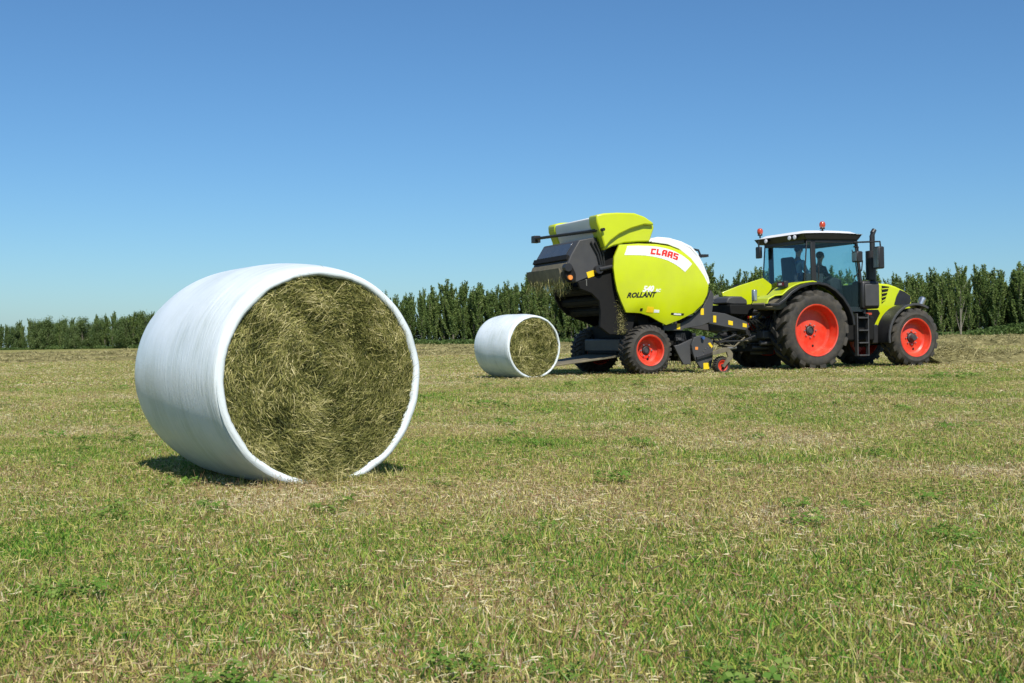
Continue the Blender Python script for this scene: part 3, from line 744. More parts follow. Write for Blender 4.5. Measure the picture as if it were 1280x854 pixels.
for w in (.42, 2.18):                                           # tail lamps
    b = MB(); zz = z2([(493, 339)], .40)[0]
    b.box(zz[0] - .05, zz[0] + .06, w - .15, w + .15, zz[1] - .07, zz[1] + .07)
    l = b.build('tail_lamp', 'black', T, .015)
    b2 = MB().box(zz[0] - .06, zz[0] - .049, w - .11, w + .11, zz[1] - .035, zz[1] + .035).build('lens', 'redlens', l)
    MB().box(zz[0] - .064, zz[0] - .0605, w - .05, w + .06, zz[1] - .02, zz[1] + .02).build('reflector', 'lamp', l)
# inner body between fenders: lime rear hood below the rear window
MB().prism([(-.2, 1.35), (-.15, 1.72), (.1, 1.84), (.4, 1.84), (.4, 1.2), (-.1, 1.2)], .82, 1.66).build('rear_console', 'black', T, .03)
# cab
WN, WF = .42, 2.10
sB = P(1016, 330, WN)[0]; sC = P(1011, 330, WN)[0]; sA = P(1070, 330, WN)[0]
zr = P(1030, 298, WN)[1]; zt = P(1030, 288.5, .35)[1]
sAb = P(1077, 385, WN)[0]
zfl = 1.42
def pill(name, p0, p1, w, th=.07, wd=.05, m='black'):
    a0, b0 = p0; a1, b1 = p1
    return MB().loft([(a0, w, b0), (a0 + th, w, b0), (a0 + th, w + wd, b0), (a0, w + wd, b0)], [(a1, w, b1), (a1 + th, w, b1), (a1 + th, w + wd, b1), (a1, w + wd, b1)]).build(name, m, T, .012)
zg = 1.95
for w in (WN, WF - .05):
    pill('cab_pillar', (sA + .20, 1.25), (sA - .02, zr), w, .075, .05)
    pill('cab_pillar', (sB - .02, 1.4), (sB - .05, zr), w, .13, .05)
    pill('corner_post', (sC - .15, 1.85), (sC - .05, zr), w, .03, .03)
MB().box(sC - .10, sA + .25, WN + .02, WF - .02, 1.30, 1.42).build('cab_floor', 'black', T, .01)
MB().box(sC - .14, sC - .04, WN, WF, 1.82, 1.92).build('rear_sill', 'black', T, .01)
MB().box(sA + .14, sA + .26, WN, WF, 1.42, 1.95).build('front_bulkhead', 'black', T, .01)
for w in (WN, WF - .06): MB().box(sC - .04, sA, w, w + .06, zr - .10, zr).build('roof_rail', 'black', T, .01)
for x in (sC - .08, sA - .06): MB().box(x, x + .10, WN + .061, WF - .061, zr - .115, zr - .002).build('roof_crossbar', 'black', T, .01)
def pane(pts, name='window_pane'):
    c = sum((Vector(p) for p in pts), Vector()) / len(pts); n_ = (Vector(pts[1]) - Vector(pts[0])).cross(Vector(pts[2]) - Vector(pts[0])).normalized() * .004
    return MB().loft([Vector(p) - n_ for p in pts], [Vector(p) + n_ for p in pts]).build(name, 'glass', T)
for w in (WN + .02, WF - .03):
    pane([(sC - .12, w, 1.9), (sB - .02, w, 1.9), (sB - .05, w, zr - .08), (sC - .03, w, zr - .08)])
    pane([(sB + .11, w, 1.75), (sB + .5, w, 1.62), (sB + .85, w, 1.35), (sA + .21, w, 1.3), (sA, w, zr - .08), (sB + .08, w, zr - .08)], 'door_pane')
pane([(sC - .15, WN + .05, 1.9), (sC - .15, WF - .05, 1.9), (sC - .05, WF - .05, zr - .1), (sC - .05, WN + .05, zr - .1)], 'rear_pane')
pane([(sA + .24, WN + .05, 1.95), (sA + .24, WF - .05, 1.95), (sA + .03, WF - .05, zr - .1), (sA + .03, WN + .05, zr - .1)], 'windscreen')
MB().tube([(sB + .13, WN - .02, 2.05), (sB + .13, WN - .04, 2.12), (sB + .13, WN - .04, 2.32), (sB + .13, WN - .02, 2.38)], .014, 6).build('door_handle', 'black', T)
MB().tube([(sA - .12, WN - .01, 2.75), (sA - .05, WN - .03, 2.55), (sA, WN - .03, 2.2), (sA + .05, WN - .01, 2.0)], .013, 6).build('grab_rail', 'black', T)
# roof
rs0, rs1 = P(1004, 292, .32)[0], P(1079, 292, .32)[0]; r0, r1 = .30, 2.32
rf = MB(); nx, ny = 9, 9; V = []
for i in range(nx):
    for j in range(ny):
        u, v = i / (nx - 1), j / (ny - 1); ed = min(1, min(u, 1 - u) * 8, min(v, 1 - v) * 9)
        V.append((rs0 + (rs1 - rs0) * u, r0 + (r1 - r0) * v, zr + .10 + .075 * math.sin(min(1, ed) * math.pi / 2) + .02 * math.sin(u * math.pi)))
rf.add(V, [(i * ny + j, (i + 1) * ny + j, (i + 1) * ny + j + 1, i * ny + j + 1) for i in range(nx - 1) for j in range(ny - 1)])
ring = [i * ny for i in range(nx)] + [(nx - 1) * ny + j for j in range(1, ny)] + [i * ny + ny - 1 for i in range(nx - 2, -1, -1)] + [j for j in range(ny - 2, 0, -1)]
rf.f.append(tuple(ring))
rf.build('roof', 'white', T, smooth=50)
MB().loft([(rs0 + .02, r0 + .02, zr + .10), (rs1 - .02, r0 + .02, zr + .10), (rs1 - .02, r1 - .02, zr + .10), (rs0 + .02, r1 - .02, zr + .10)],
          [(rs0 + .10, r0 + .08, zr - .03), (rs1 - .10, r0 + .08, zr - .03), (rs1 - .10, r1 - .08, zr - .03), (rs0 + .10, r1 - .08, zr - .03)]).build('roof_lining', 'black', T, .015)
def worklamp(p, name='work_lamp', sz=.055, dirs=-1):
    l = MB().lathe([(sz, 0), (sz, .05), (sz * .5, .08), (.001, .08)], (0, 0, 0), 14).build(name, 'black', T)
    MB().lathe([(.001, -.012), (sz * .8, -.008), (sz * .95, 0)], (0, 0, 0), 14).build('lens', 'lamp', l)
    l.location = p; l.rotation_euler = (0, 0, R_(-80)); return l
worklamp((rs0 - .02, .62, zr + .03)); worklamp((rs0 - .02, .82, zr + .03)); worklamp((rs0 - .02, 1.75, zr + .03))
MB().box(rs0 - .04, rs0 + .04, 1.98, 2.16, zr - .36, zr - .08).build('square_work_lamp', 'black', T, .02)
MB().tube([(rs0, 2.07, zr - .1), (rs0, 2.07, zr + .06)], .02, 6).build('lamp_bracket', 'black', T)
def beacon(p):
    x, y, z = p
    st = MB().tube([(x, y, z), (x, y, z + .07)], .02, 8).lathe([(.055, 0), (.06, .02), (.05, .045), (.001, .045)], (x, y, z + .06), 16, 'z').build('beacon', 'black', T)
    MB().lathe([(.045, 0), (.066, .03), (.072, .07), (.066, .11), (.045, .14), (.001, .152)], (x, y, z + .09), 20, 'z').build('beacon_lens', 'orange', st)
beacon((P(1028, 286, .5)[0], .5, zt - .01)); beacon((rs0 + .05, 2.08, zr + .13))
# cab interior
def box_part(name, m, *a, bev=.02): return MB().box(*a).build(name, m, T, bev)
seat = MB().box(.05 + sC, sC + .62, 1.02, 1.50, 1.95, 2.09).loft([(sC + .02, 1.02, 2.05), (sC + .16, 1.02, 2.05), (sC + .16, 1.50, 2.05), (sC + .02, 1.50, 2.05)], [(sC - .04, 1.05, 2.62), (sC + .07, 1.05, 2.62), (sC + .07, 1.47, 2.62), (sC - .04, 1.47, 2.62)])
seat.box(sC + .15, sC + .5, 1.1, 1.42, 1.42, 1.95).build('driver_seat', 'seatm', T, .04)
MB().box(sC + .75, sC + 1.15, 1.62, 1.95, 1.82, 1.92).box(sC + .70, sC + .78, 1.62, 1.95, 1.9, 2.3).build('passenger_seat', 'seatm', T, .03)
box_part('armrest_console', 'seatm', sC + .2, sC + .75, .86, 1.0, 2.0, 2.22)
MB().prism([(sA - .12, 1.42), (sA - .28, 2.05), (sA - .16, 2.16), (sA + .08, 2.10), (sA + .15, 1.42)], 1.05, 1.47).build('dashboard', 'seatm', T, .04)
sw = MB(); ctr = Vector((sA - .34, 1.26, 2.14)); axd = Vector((-.5, 0, .86)); e1 = Vector((0, 1, 0)); e2 = axd.cross(e1)
sw.tube([ctr + (e1 * math.cos(a) + e2 * math.sin(a)) * .2 for a in np.linspace(0, 2 * math.pi, 25)], .014, 6, False)
for a in (0, 2.1, 4.2): sw.tube([ctr, ctr + (e1 * math.cos(a) + e2 * math.sin(a)) * .2], .012, 5)
sw.tube([ctr, ctr + Vector((.14, 0, -.2))], .035, 8).build('steering_wheel', 'seatm', T)
# bonnet
wb0, wb1 = .86, 1.74
hood = z8([(140, 352), (215, 360), (260, 363), (300, 376), (345, 398), (378, 420), (385, 440), (384, 470)], wb0)
hb = hood + z8([(370, 560), (250, 560), (205, 600), (175, 640), (120, 640), (120, 420)], wb0)
A = [(a, wb0, z) for a, z in hb]; B = [(a, wb1, z) for a, z in hb]
MB().loft(A[::-1], B[::-1]).build('bonnet', 'lime', T, .05)
gr = z8([(318, 394), (345, 405), (374, 425), (378, 455), (370, 470), (288, 475), (300, 430)], wb0)
MB().prism(gr, wb0 - .012, wb0 + .02).build('grille', 'black', T, .004)
v = z8([(222, 372), (262, 378), (255, 400), (240, 450), (222, 470)], wb0)
vt = MB().prism(v, wb0 - .006, wb0 + .02).build('side_vent', 'dark', T)
for i in range(4):
    s_, z_ = v[0][0], v[0][1]
    q = z8([(222, 388 + i * 22), (258 - i * 5, 384 + i * 20), (258 - i * 5, 389 + i * 20), (222, 393 + i * 22)], wb0 - .01)
    MB().prism(q, wb0 - .02, wb0 - .006).build('vent_slat', 'lime', vt)
low = z8([(120, 500), (205, 500), (215, 520), (175, 600), (160, 700), (120, 700)], wb0 - .02)
MB().prism(low, wb0 - .03, wb0 + .3).build('engine_side', 'dark', T, .02)
# exhaust and canister
we = .48
q = P(1091, 345, we)
ex = MB(); top = P(1091, 292, we); sx = q[0]
ex.tube([(sx, we, q[1] - .2), (sx, we, top[1] - .06), (sx + .02, we, top[1] + .02), (sx + .07, we, top[1] + .09)], [.062, .062, .062, .055], 14, False)
ex.build('exhaust_pipe', 'black', T)
sh = MB(); z0 = P(1088, 350, we)[1]; z1_ = P(1088, 314, we)[1]
sh.lathe([(.12, 0), (.12, z1_ - z0), (.06, z1_ - z0 + .01)], (sx - .05, we, z0), 20, 'z').build('heat_shield', 'black', T)
c0 = P(1078, 351, .34); c1 = P(1100, 386, .34)
MB().box(c0[0], c1[0], .34, .74, c1[1], c0[1]).build('exhaust_canister', 'black', T, .05)
MB().box(c0[0] + .05, c1[0] - .04, .30, .341, c1[1] + .06, c0[1] - .08).build('canister_cover', 'grey', T, .02)
ci = P(1086, 393, .3); MB().box(ci[0] - .07, ci[0] + .07, .27, .33, ci[1] - .02, ci[1] + .035).build('side_marker', 'orange', T, .01)
# mirrors
wm = .18
def mirror(px0, py0, px1, py1, w, arm):
    a = P(px0, py0, w); c = P(px1, py1, w)
    m_ = MB().box(a[0], c[0], w - .06, w + .14, c[1], a[1]).build('mirror', 'black', T, .03)
    MB().box(a[0] - .006, a[0] - .001, w - .04, w + .12, c[1] + .03, a[1] - .03).build('mirror_glass', 'steel', m_)
    MB().tube([(x, y, z) for x, y, z in arm], .022, 8).build('mirror_arm', 'black', m_)
m0 = P(1099, 302, .05); m1 = P(1068, 303, .4)
mirror(1096, 308, 1104, 336, .05, [(m1[0], .42, m1[1]), ((m0[0] + m1[0]) / 2, .2, m0[1]), (m0[0] + .02, .05, m0[1]), (m0[0] + .05, .05, m0[1] - .25)])
m2 = P(1072, 320, .22)
mirror(1069, 314, 1077, 328, .22, [(m1[0], .42, m1[1] - .1), (m2[0] + .08, .3, m1[1] - .12), (m2[0] + .06, .25, m2[1])])
m3 = P(1074, 338, .3); MB().tube([(m3[0] + .06, .25, m2[1] - .1), (m3[0] + .07, .3, m3[1]), (m3[0] - .05, .42, m3[1] - .15)], .015, 6).build('mirror_stay', 'black', T)
# front fenders
for w0, w1 in ((.10, .56), (1.96, 2.42)):
    arcf = [(2.95 - .62, .42), (2.95 - .76, .50)] if False else []
    arcf = [(2.95 + .80 * math.cos(a), .675 + .80 * math.sin(a)) for a in np.linspace(R_(188), R_(62), 14)]
    MB().sheet(arcf, w0, w1, .03).build('front_fender', 'black', T, .01)
    MB().sheet([(2.95 + .815 * math.cos(a), .675 + .815 * math.sin(a)) for a in np.linspace(R_(188), R_(62), 14)], w0 - .02, w0 + .03, .05).build('fender_lip', 'grey', T, .005)
MB().tube([(2.95, .5, 1.4), (2.95, .9, 1.25), (2.95, 1.0, 1.0)], .03, 6).build('fender_stay', 'dark', T)
hl = P(1151, 382, .5)
l = MB().tube([(hl[0] - .12, .5, hl[1] - .22), (hl[0] - .04, .5, hl[1] - .05)], .03, 6).build('front_lamp', 'black', T)
ha, hb2 = z8([(414, 508), (442, 442)], .5)
MB().tube([(ha[0], .5, ha[1]), ((ha[0] * 2 + hb2[0]) / 3, .5, (ha[1] * 2 + hb2[1]) / 3), (hb2[0], .5, hb2[1]), (hb2[0] + .02, .5, hb2[1] + .03)], [.04, .075, .085, .05], 12).build('lamp_glass', 'steel', l)
l.location = (0, 0, 0)
MB().box(3.1, 3.35, .40, .46, 1.28, 1.36).build('lamp_bracket', 'dark', T, .01)
# fuel tank, steps
t0 = P(1060, 402, .30)
MB().box(1.05, 1.95, .34, .95, .62, 1.20).build('fuel_tank', 'dark', T, .05)
MB().box(.95, 1.1, .3, .9, .75, 1.0).build('battery_box', 'black', T, .03)
MB().box(1.93, 2.1, .4, .9, .55, 1.0).build('air_tank', 'black', T, .03)
l0 = P(1072, 396, .18)[0]; l1 = P(1087, 396, .18)[0]; zt_ = P(1080, 392, .18)[1]; zb_ = P(1080, 445, .18)[1]
st = MB()
for x in (l0, l1 - .03): st.box(x, x + .03, .20, .30, zb_, zt_)
st.build('step_frame', 'grey', T, .006)
for i in range(4):
    z_ = zb_ + (zt_ - zb_) * i / 3.4
    MB().box(l0 + .03, l1 - .03, .16, .36, z_, z_ + .03).build('step', 'grey', T, .005)
# rear linkage and hoses
lk = MB()
for w in (.95, 1.6):
    lk.tube([(-.2, w, .62), (-.7, w - .03, .50), (-1.1, w - .05, .52)], .04, 8).tube([(-.3, w, 1.42), (-.75, w, 1.35), (-1.0, w, 1.15)], .045, 8).tube([(-.95, w, 1.2), (-.85, w - .03, .55)], .028, 8)
lk.tube([(-.35, 1.28, 1.2), (-.9, 1.28, 1.1)], .035, 8)
lk.box(-.75, -.4, 1.05, 1.5, .35, .65).build('rear_linkage', 'grey', T, .01)
MB().box(-.62, -.42, .85, 1.7, 1.05, 1.34).tube([(-.6, .5, 1.05), (-.6, .9, 1.08)], .09, 12).build('valve_block', 'dark', T, .02)
for i in range(9):
    w = .9 + i * .09; MB().tube([(-.72, w, 1.22), (-.60, w, 1.22)], .03, 10).build('coupling', ('redlens', 'bluehose', 'greyl', 'yellow')[i % 4], T)
MB().tube([(-.50, .55, 1.62), (-.72, .45, 1.50), (-.80, .42, 1.30)], .025, 8).build('lift_switch_stalk', 'steel', T)
sw_ = P(943, 369, .5); MB().box(sw_[0] - .05, sw_[0] + .05, .45, .55, sw_[1] - .14, sw_[1] + .12).build('hydraulic_switch_box', 'steel', T, .02)
for i in range(5):
    w = .55 + .1 * i; MB().tube([(-.35, w, 1.45 - .06 * i), (-.62, w - .04, 1.25), (-.72 - .04 * i, w - .1, .98 - .05 * i), (-.5, w, .8)], .02, 6).build('hydraulic_hose', 'hose', T)
kn = P(934, 441, .75)
MB().box(-.98, -.60, .62, .90, .72, .90).tube([(-1.0, .75, .62), (-.55, .75, .62)], .06, 8).build('lower_link_hook', 'grey', T, .02)

# ------------------------------------------------------------------ baler
S0 = -4.26
BO = O0 + FV * S0
Bm = Matrix.Translation(BO) @ ROT.to_4x4()
B_ = empty('round_baler', mw=Bm); tag(B_, 'lime green round baler with raised tailgate hitched behind the tractor', 'baler')
wheel(B_, 'wheel', (0, 0, .52), .545, .52, .315, 30, .028, 1, .23, .085, rub='rubber', bolts=6)
wheel(B_, 'wheel', (0, 2.85, .52), .545, .52, .315, 30, .028, -1, .23, .085, rub='rubber', bolts=6)
MB().tube([(0, .3, .52), (0, 2.6, .52)], .08, 10).box(-.25, .9, .45, .60, .62, .85).box(-.25, .9, 2.25, 2.4, .62, .85).build('axle', 'dark', B_, .01)
PW = .10                                                          # near side panel
out = z1([(478, 199), (560, 194), (640, 196), (700, 206), (752, 226), (795, 258), (828, 300), (855, 340), (874, 380), (868, 420), (848, 462), (805, 503), (748, 532), (686, 556), (650, 538), (612, 516), (570, 503), (508, 500), (486, 450), (468, 400), (458, 350), (452, 300), (455, 252)], PW)
cen = Vector((sum(p[0] for p in out) / len(out), sum(p[1] for p in out) / len(out)))
def tfrac(p):
    p = Vector(p); d = p - cen
    if d.length < 1e-6: return 0
    best = 9
    for i in range(len(out)):
        a = Vector(out[i]) - cen; e = Vector(out[(i + 1) % len(out)]) - Vector(out[i])
        den = d.x * e.y - d.y * e.x
        if abs(den) < 1e-9: continue
        t = (a.x * e.y - a.y * e.x) / den; u = (a.x * d.y - a.y * d.x) / den
        if t > 0 and -1e-6 <= u <= 1 + 1e-6: best = min(best, t)
    return 1 / best
BUL = .10
def surf(p): return PW - BUL * (1 - min(1, tfrac(p)) ** 3.2)
def side_panel(wfun, sgn, name, m='lime'):
    b = MB(); n = len(out); fr = [0.0, .2, .4, .55, .68, .78, .86, .92, .96, .985, 1.0]
    V = []
    dense = []
    for i in range(n):
        for u in (0, .5): dense.append(Vector(out[i]).lerp(Vector(out[(i + 1) % n]), u))
    n2 = len(dense)
    for f in fr:
        for d in dense:
            p = cen + (d - cen) * max(f, .001); V.append((p.x, wfun(PW - BUL * (1 - f ** 3.2)), p.y))
    for d in dense: V.append((d.x, wfun(PW + .05), d.y))
    k = len(fr)
    Fq = [(i * n2 + j, i * n2 + (j + 1) % n2, (i + 1) * n2 + (j + 1) % n2, (i + 1) * n2 + j) for i in range(k) for j in range(n2)]
    b.add(V, Fq); return b.build(name, m, B_, smooth=40)
pan = side_panel(lambda w: w, 1, 'side_panel')
side_panel(lambda w: 2.70 - w, -1, 'side_panel')
def on_panel(polys, name, m, lift=.006, parent=None):
    b = MB()
    for pl in polys:
        fr_ = [(x, surf((x, z)) - lift, z) for x, z in pl]; bk = [(x, surf((x, z)) + .004, z) for x, z in pl]
        b.loft(fr_, bk)
    return b.build(name, m, parent or pan, smooth=20)
# white band
te = [(516, 204), (560, 203), (610, 204), (650, 208), (690, 216), (725, 228), (758, 246), (785, 266), (803, 284)]
be = [(500, 245), (545, 245), (590, 247), (625, 252), (660, 260), (690, 270), (717, 284), (742, 300), (766, 321)]
te_, be_ = z1(te, PW - .05), z1(be, PW - .05)
bd = MB(); G = 6
for i in range(len(te_) - 1):
    for u in range(3):
        for k in range(G):
            def pt(a, c): x = Vector(te_[i]).lerp(Vector(te_[i + 1]), a); y = Vector(be_[i]).lerp(Vector(be_[i + 1]), a); q = x.lerp(y, c); return (q.x, surf(q) - .004, q.y)
            a0, a1, c0_, c1_ = u / 3, (u + 1) / 3, k / G, (k + 1) / G
            bd.add([pt(a0, c0_), pt(a1, c0_), pt(a1, c1_), pt(a0, c1_)], [(0, 1, 2, 3)])
bd.build('white_band', 'white', pan, smooth=60)
# lettering C L A A S: strokes in a unit box, stood along the band
def rect(x0, y0, x1, y1): return [(x0, y0), (x1, y0), (x1, y1), (x0, y1)]
t_ = .38
GL = {'C': [rect(0, 0, t_, 1), rect(t_, 0, 1, .28), rect(t_, .72, 1, 1)],
      'L': [rect(0, 0, t_, 1), rect(t_, 0, .95, .28)],
      'A': [rect(0, 0, t_, .72), [(0, .72), (t_, .72), (.42, 1), (.18, 1)], rect(.42, .76, 1, 1) , rect(1 - t_, 0, 1, .76), rect(t_, .32, 1 - t_, .54), [(t_, .72), (.42, .76), (.42, 1)]],
      'S': [rect(0, 0, 1, .22), rect(1 - t_, .22, 1, .40), rect(0, .40, 1, .60), rect(0, .60, t_, .78), rect(0, .78, 1, 1)]}
polys = []
tb = [(617, 240), (648, 244), (680, 252), (711, 262), (742, 274)]; tt = [(622, 214), (653, 218), (686, 225), (718, 235), (749, 247)]
bb = [(612, 240), (642, 243.5), (672, 250), (703, 259), (732, 269.5)]
letters = 'CLAAS'; x0s = [0, .205, .395, .595, .80]; wd = [.175, .165, .18, .18, .175]
def bandmap(u, v):
    bot = [(614, 241), (645, 244), (676, 250), (707, 259), (737, 270)]; top_ = [(622, 215), (653, 217), (685, 222), (716, 231), (747, 242)]
    x = u * 4; i = min(3, int(x)); f = x - i
    b0 = [bot[i][k] * (1 - f) + bot[i + 1][k] * f for k in (0, 1)]; t0 = [top_[i][k] * (1 - f) + top_[i + 1][k] * f for k in (0, 1)]
    return (b0[0] * (1 - v) + t0[0] * v, b0[1] * (1 - v) + t0[1] * v)
for L_, x0, w_ in zip(letters, x0s, wd):
    for pl in GL[L_]: polys.append(z1([bandmap(x0 + w_ * a, c) for a, c in pl], PW - .06))
on_panel(polys, 'lettering', 'red_letter', .010)
def text(s, size, pos, ang, m, shear=.35, off=.0, parent=None, name='lettering', flat=True):
    cu = bpy.data.curves.new(name, 'FONT'); cu.body = s; cu.size = size; cu.shear = shear; cu.offset = off; cu.extrude = .002; cu.resolution_u = 2
    o = bpy.data.objects.new('tmp', cu); COL.objects.link(o); dg = bpy.context.evaluated_depsgraph_get()
    me = bpy.data.meshes.new_from_object(o.evaluated_get(dg)); bpy.data.objects.remove(o)
    me.name = name
    for v in me.vertices:
        x, y, z = v.co; X = pos[0] + x * math.cos(ang) - y * math.sin(ang); Z = pos[1] + x * math.sin(ang) + y * math.cos(ang)
        v.co = (X, surf((X, Z)) - .005 - (z if z > 0 else 0) * .5 + (0 if z > 0 else .004), Z)
    me.materials.clear(); me.materials.append(M[m]); o = bpy.data.objects.new(name, me); COL.objects.link(o); o.parent = parent or pan; return o
pr = z1([(514, 434)], PW - .08)[0]; text('ROLLANT', .145, pr, R_(1), 'black_letter', .4, .006)
pr = z1([(579, 408)], PW - .08)[0]; text('540', .165, pr, R_(1), 'white', .4, .008)
pr = z1([(636, 409)], PW - .08)[0]; text('RC', .085, pr, R_(1), 'white', .4, .004)
def sticker(pts, w, m, parent, name='sticker', th=.006):
    return MB().prism(pts, w - th, w).build(name, m, parent)
on_panel([z1([(596, 474), (624, 478), (624, 502), (594, 500)], PW)], 'sticker', 'yellow')
on_panel([z1([(626, 488), (648, 490), (648, 502), (626, 501)], PW)], 'sticker', 'white')
on_panel([z1([(566, 482), (577, 482), (577, 494), (566, 494)], PW)], 'panel_lock', 'dark')
on_panel([z1([(702, 502), (762, 505), (760, 514), (700, 511)], PW)], 'sticker', 'black_letter')
on_panel([z1([(714, 504), (748, 506), (747, 513), (713, 511)], PW)], 'sticker', 'white', .012)
# body between panels
prof = z1([(470, 215), (640, 190), (745, 215), (800, 262), (850, 350), (866, 395), (838, 460), (760, 525), (690, 545), (600, 505), (520, 492), (480, 400), (462, 300)], .2)
MB().prism(prof, .16, 2.54).build('bale_chamber', 'dark', B_, .01)
# front cowl: white cover rolling over the top and front
cw = z1([(600, 180), (640, 166), (690, 170), (745, 186), (790, 208), (818, 240), (840, 282), (866, 345), (872, 372)], .22)
cowl = MB().sheet(cw[::-1], .14, 2.56, -.04) if False else MB().sheet(cw, .14, 2.56, .05)
cowl.build('front_cowl', 'white', B_, .012)
lf = z1([(636, 172), (690, 176), (745, 192), (790, 216), (822, 252), (850, 310), (872, 372), (868, 400), (840, 350), (812, 290), (780, 250), (740, 218), (690, 198), (620, 188)], .14)
MB().prism(lf, .115, .16).build('cowl_side', 'white', B_, .008)
hk = [P(868, 312, 1.2), P(873, 313, 1.2), P(875, 318, 1.2), P(877, 322, 1.2)]
MB().tube([(hk[0][0] - .3, 1.2, hk[0][1] - .05)] + [(a, 1.2, b_) for a, b_ in hk], .025, 6).build('hose_bracket', 'black', B_)
hk2 = P(879, 320, 1.2); MB().box(hk2[0] - .1, hk2[0] + .08, 1.1, 1.3, hk2[1] - .03, hk2[1] + .03).build('bracket_head', 'black', B_)
# raised tailgate
tg = empty('tailgate', (0, 0, 0), B_)
near = z1([(290, 365), (450, 318), (462, 380), (480, 445), (508, 505), (545, 512), (530, 585), (475, 600), (430, 598), (388, 565), (392, 500), (385, 450), (350, 415), (300, 395)], .30)
MB().prism(near, .26, .34).build('side_plate', 'dark', tg, .01)
far = z1([(188, 400), (195, 440), (215, 478), (245, 508), (290, 530), (340, 548), (390, 575), (470, 590), (480, 400), (440, 300), (300, 350), (250, 362), (205, 372)], 2.2)
MB().prism(far, 2.2, 2.28).build('side_plate', 'dark', tg, .01)
rl = z1([(330, 400), (360, 450), (398, 492), (400, 370), (440, 420)], .8)
for i, (a, c) in enumerate(rl):
    r_ = MB().tube([(a, .34, c), (a, 2.2, c)], .10, 16)
    for k in range(8):
        th = k * math.pi / 4; r_.tube([(a + .1 * math.cos(th), .36, c + .1 * math.sin(th)), (a + .1 * math.cos(th), 2.18, c + .1 * math.sin(th))], .012, 4)
    r_.build('roller', 'dark', tg)
MB().prism(z1([(430, 330), (500, 330), (510, 500), (540, 590), (500, 600), (470, 520)], 1.2), .36, 2.2).build('chamber_floor', 'dark', tg)
# black net-wrap housing at the rear of the raised gate
hs = z1([(300, 178), (372, 165), (392, 215), (402, 290), (396, 322), (290, 366), (252, 366), (234, 322), (262, 245)], .30)
hs_b = hs
house = MB().prism(hs, .30, 2.10).build('net_housing', 'grey', tg, .02)
rp = z1([(300, 178), (262, 245), (234, 322)], .30)
def onrear(u0, u1, a, c, d=.012, seg=(0, 1)):
    p, q = Vector(rp[seg[0]]), Vector(rp[seg[1]]); e = (q - p); nrm = Vector((e.y, -e.x)).normalized()
    if nrm.x > 0: nrm = -nrm
    P0, P1 = p + e * a + nrm * .001, p + e * c + nrm * .001; Q0, Q1 = P0 + nrm * d, P1 + nrm * d
    return [(P0.x, u0, P0.y), (P0.x, u1, P0.y), (P1.x, u1, P1.y), (P1.x, u0, P1.y)], [(Q0.x, u0, Q0.y), (Q0.x, u1, Q0.y), (Q1.x, u1, Q1.y), (Q1.x, u0, Q1.y)]
MB().loft(*onrear(.55, 2.0, .15, .95)).build('housing_window', 'gloss', house, .005)
MB().loft(*onrear(.36, 2.08, .02, .30, .05, (1, 2))).build('crossbar', 'dark', house, .01)
MB().loft(*onrear(.32, 2.08, .45, .98, .02, (1, 2))).build('dusty_flap', 'dusty', house, .01)
bt = z1([(252, 366), (234, 322), (215, 300), (222, 340), (240, 372)], .34)
MB().prism(bt, .42, 2.12).build('net_tray', 'dusty', house, .01)
bf = z1([(236, 306), (258, 366)], .32)
MB().prism(z1([(228, 300), (262, 290), (280, 330), (280, 362), (250, 368), (236, 345)], .27), .22, .30).build('drive_bracket', 'dark', house, .01)
d1 = z1([(248, 300)], .2)[0]; MB().tube([(d1[0], .16, d1[1]), (d1[0], .30, d1[1])], .085, 16).build('drive_pulley', 'black', house)
d2 = z1([(258, 345)], .2)[0]; MB().tube([(d2[0], .17, d2[1]), (d2[0], .30, d2[1])], .05, 12).build('drive_pulley', 'amber', house)
sticker(z1([(330, 322), (362, 312), (366, 338), (338, 348)], .30), .299, 'yellow', house)
p1 = z1([(383, 310)], .25)[0]; MB().tube([(p1[0], .18, p1[1]), (p1[0], .32, p1[1])], .09, 14).build('pivot_bolt', 'black', tg)
MB().tube([(p1[0], .2, p1[1]), (z1([(452, 296)], .22)[0][0], .22, z1([(452, 296)], .22)[0][1])], .05, 10).build('hydraulic_ram', 'black', tg)
p2 = z1([(333, 382)], .25)[0]; MB().tube([(p2[0], .28, p2[1]), (p2[0], .28, p2[1] + .14)], .025, 6).build('latch_pin', 'greyl', tg)
# top light bar
pa = z1([(405, 132)], .25)[0]; 
q1_ = z1([(300, 160)], .7)[0]
lb = z1([(98, 174)], 2.7)[0]
MB().box(lb[0] - .03, lb[0] + .12, 2.6, 2.8, lb[1] - .09, lb[1] + .07).build('marker_lamp', 'black', tg, .01)
pb = z1([(409, 131)], -.03)[0]
MB().tube([(lb[0], 2.65, lb[1]), (pb[0], -.03, pb[1])], .035, 8).build('light_bar', 'black', tg)
ra = z1([(388, 160), (410, 230)], .24); MB().tube([(ra[0][0], .24, ra[0][1]), (ra[1][0], .24, ra[1][1])], .035, 8).build('gas_strut', 'black', tg)
for k in range(3):
    h0 = z1([(350 + 18 * k, 185), (380 + 12 * k, 240), (395 + 8 * k, 300)], .27); MB().tube([(a, .26, c) for a, c in h0], .02, 6).build('hydraulic_hose', 'hose', tg)
MB().prism(z1([(352, 172), (385, 165), (440, 215), (452, 235), (455, 315), (405, 300), (395, 250)], .4), .36, 2.1).build('gate_frame', 'dark', tg, .01)
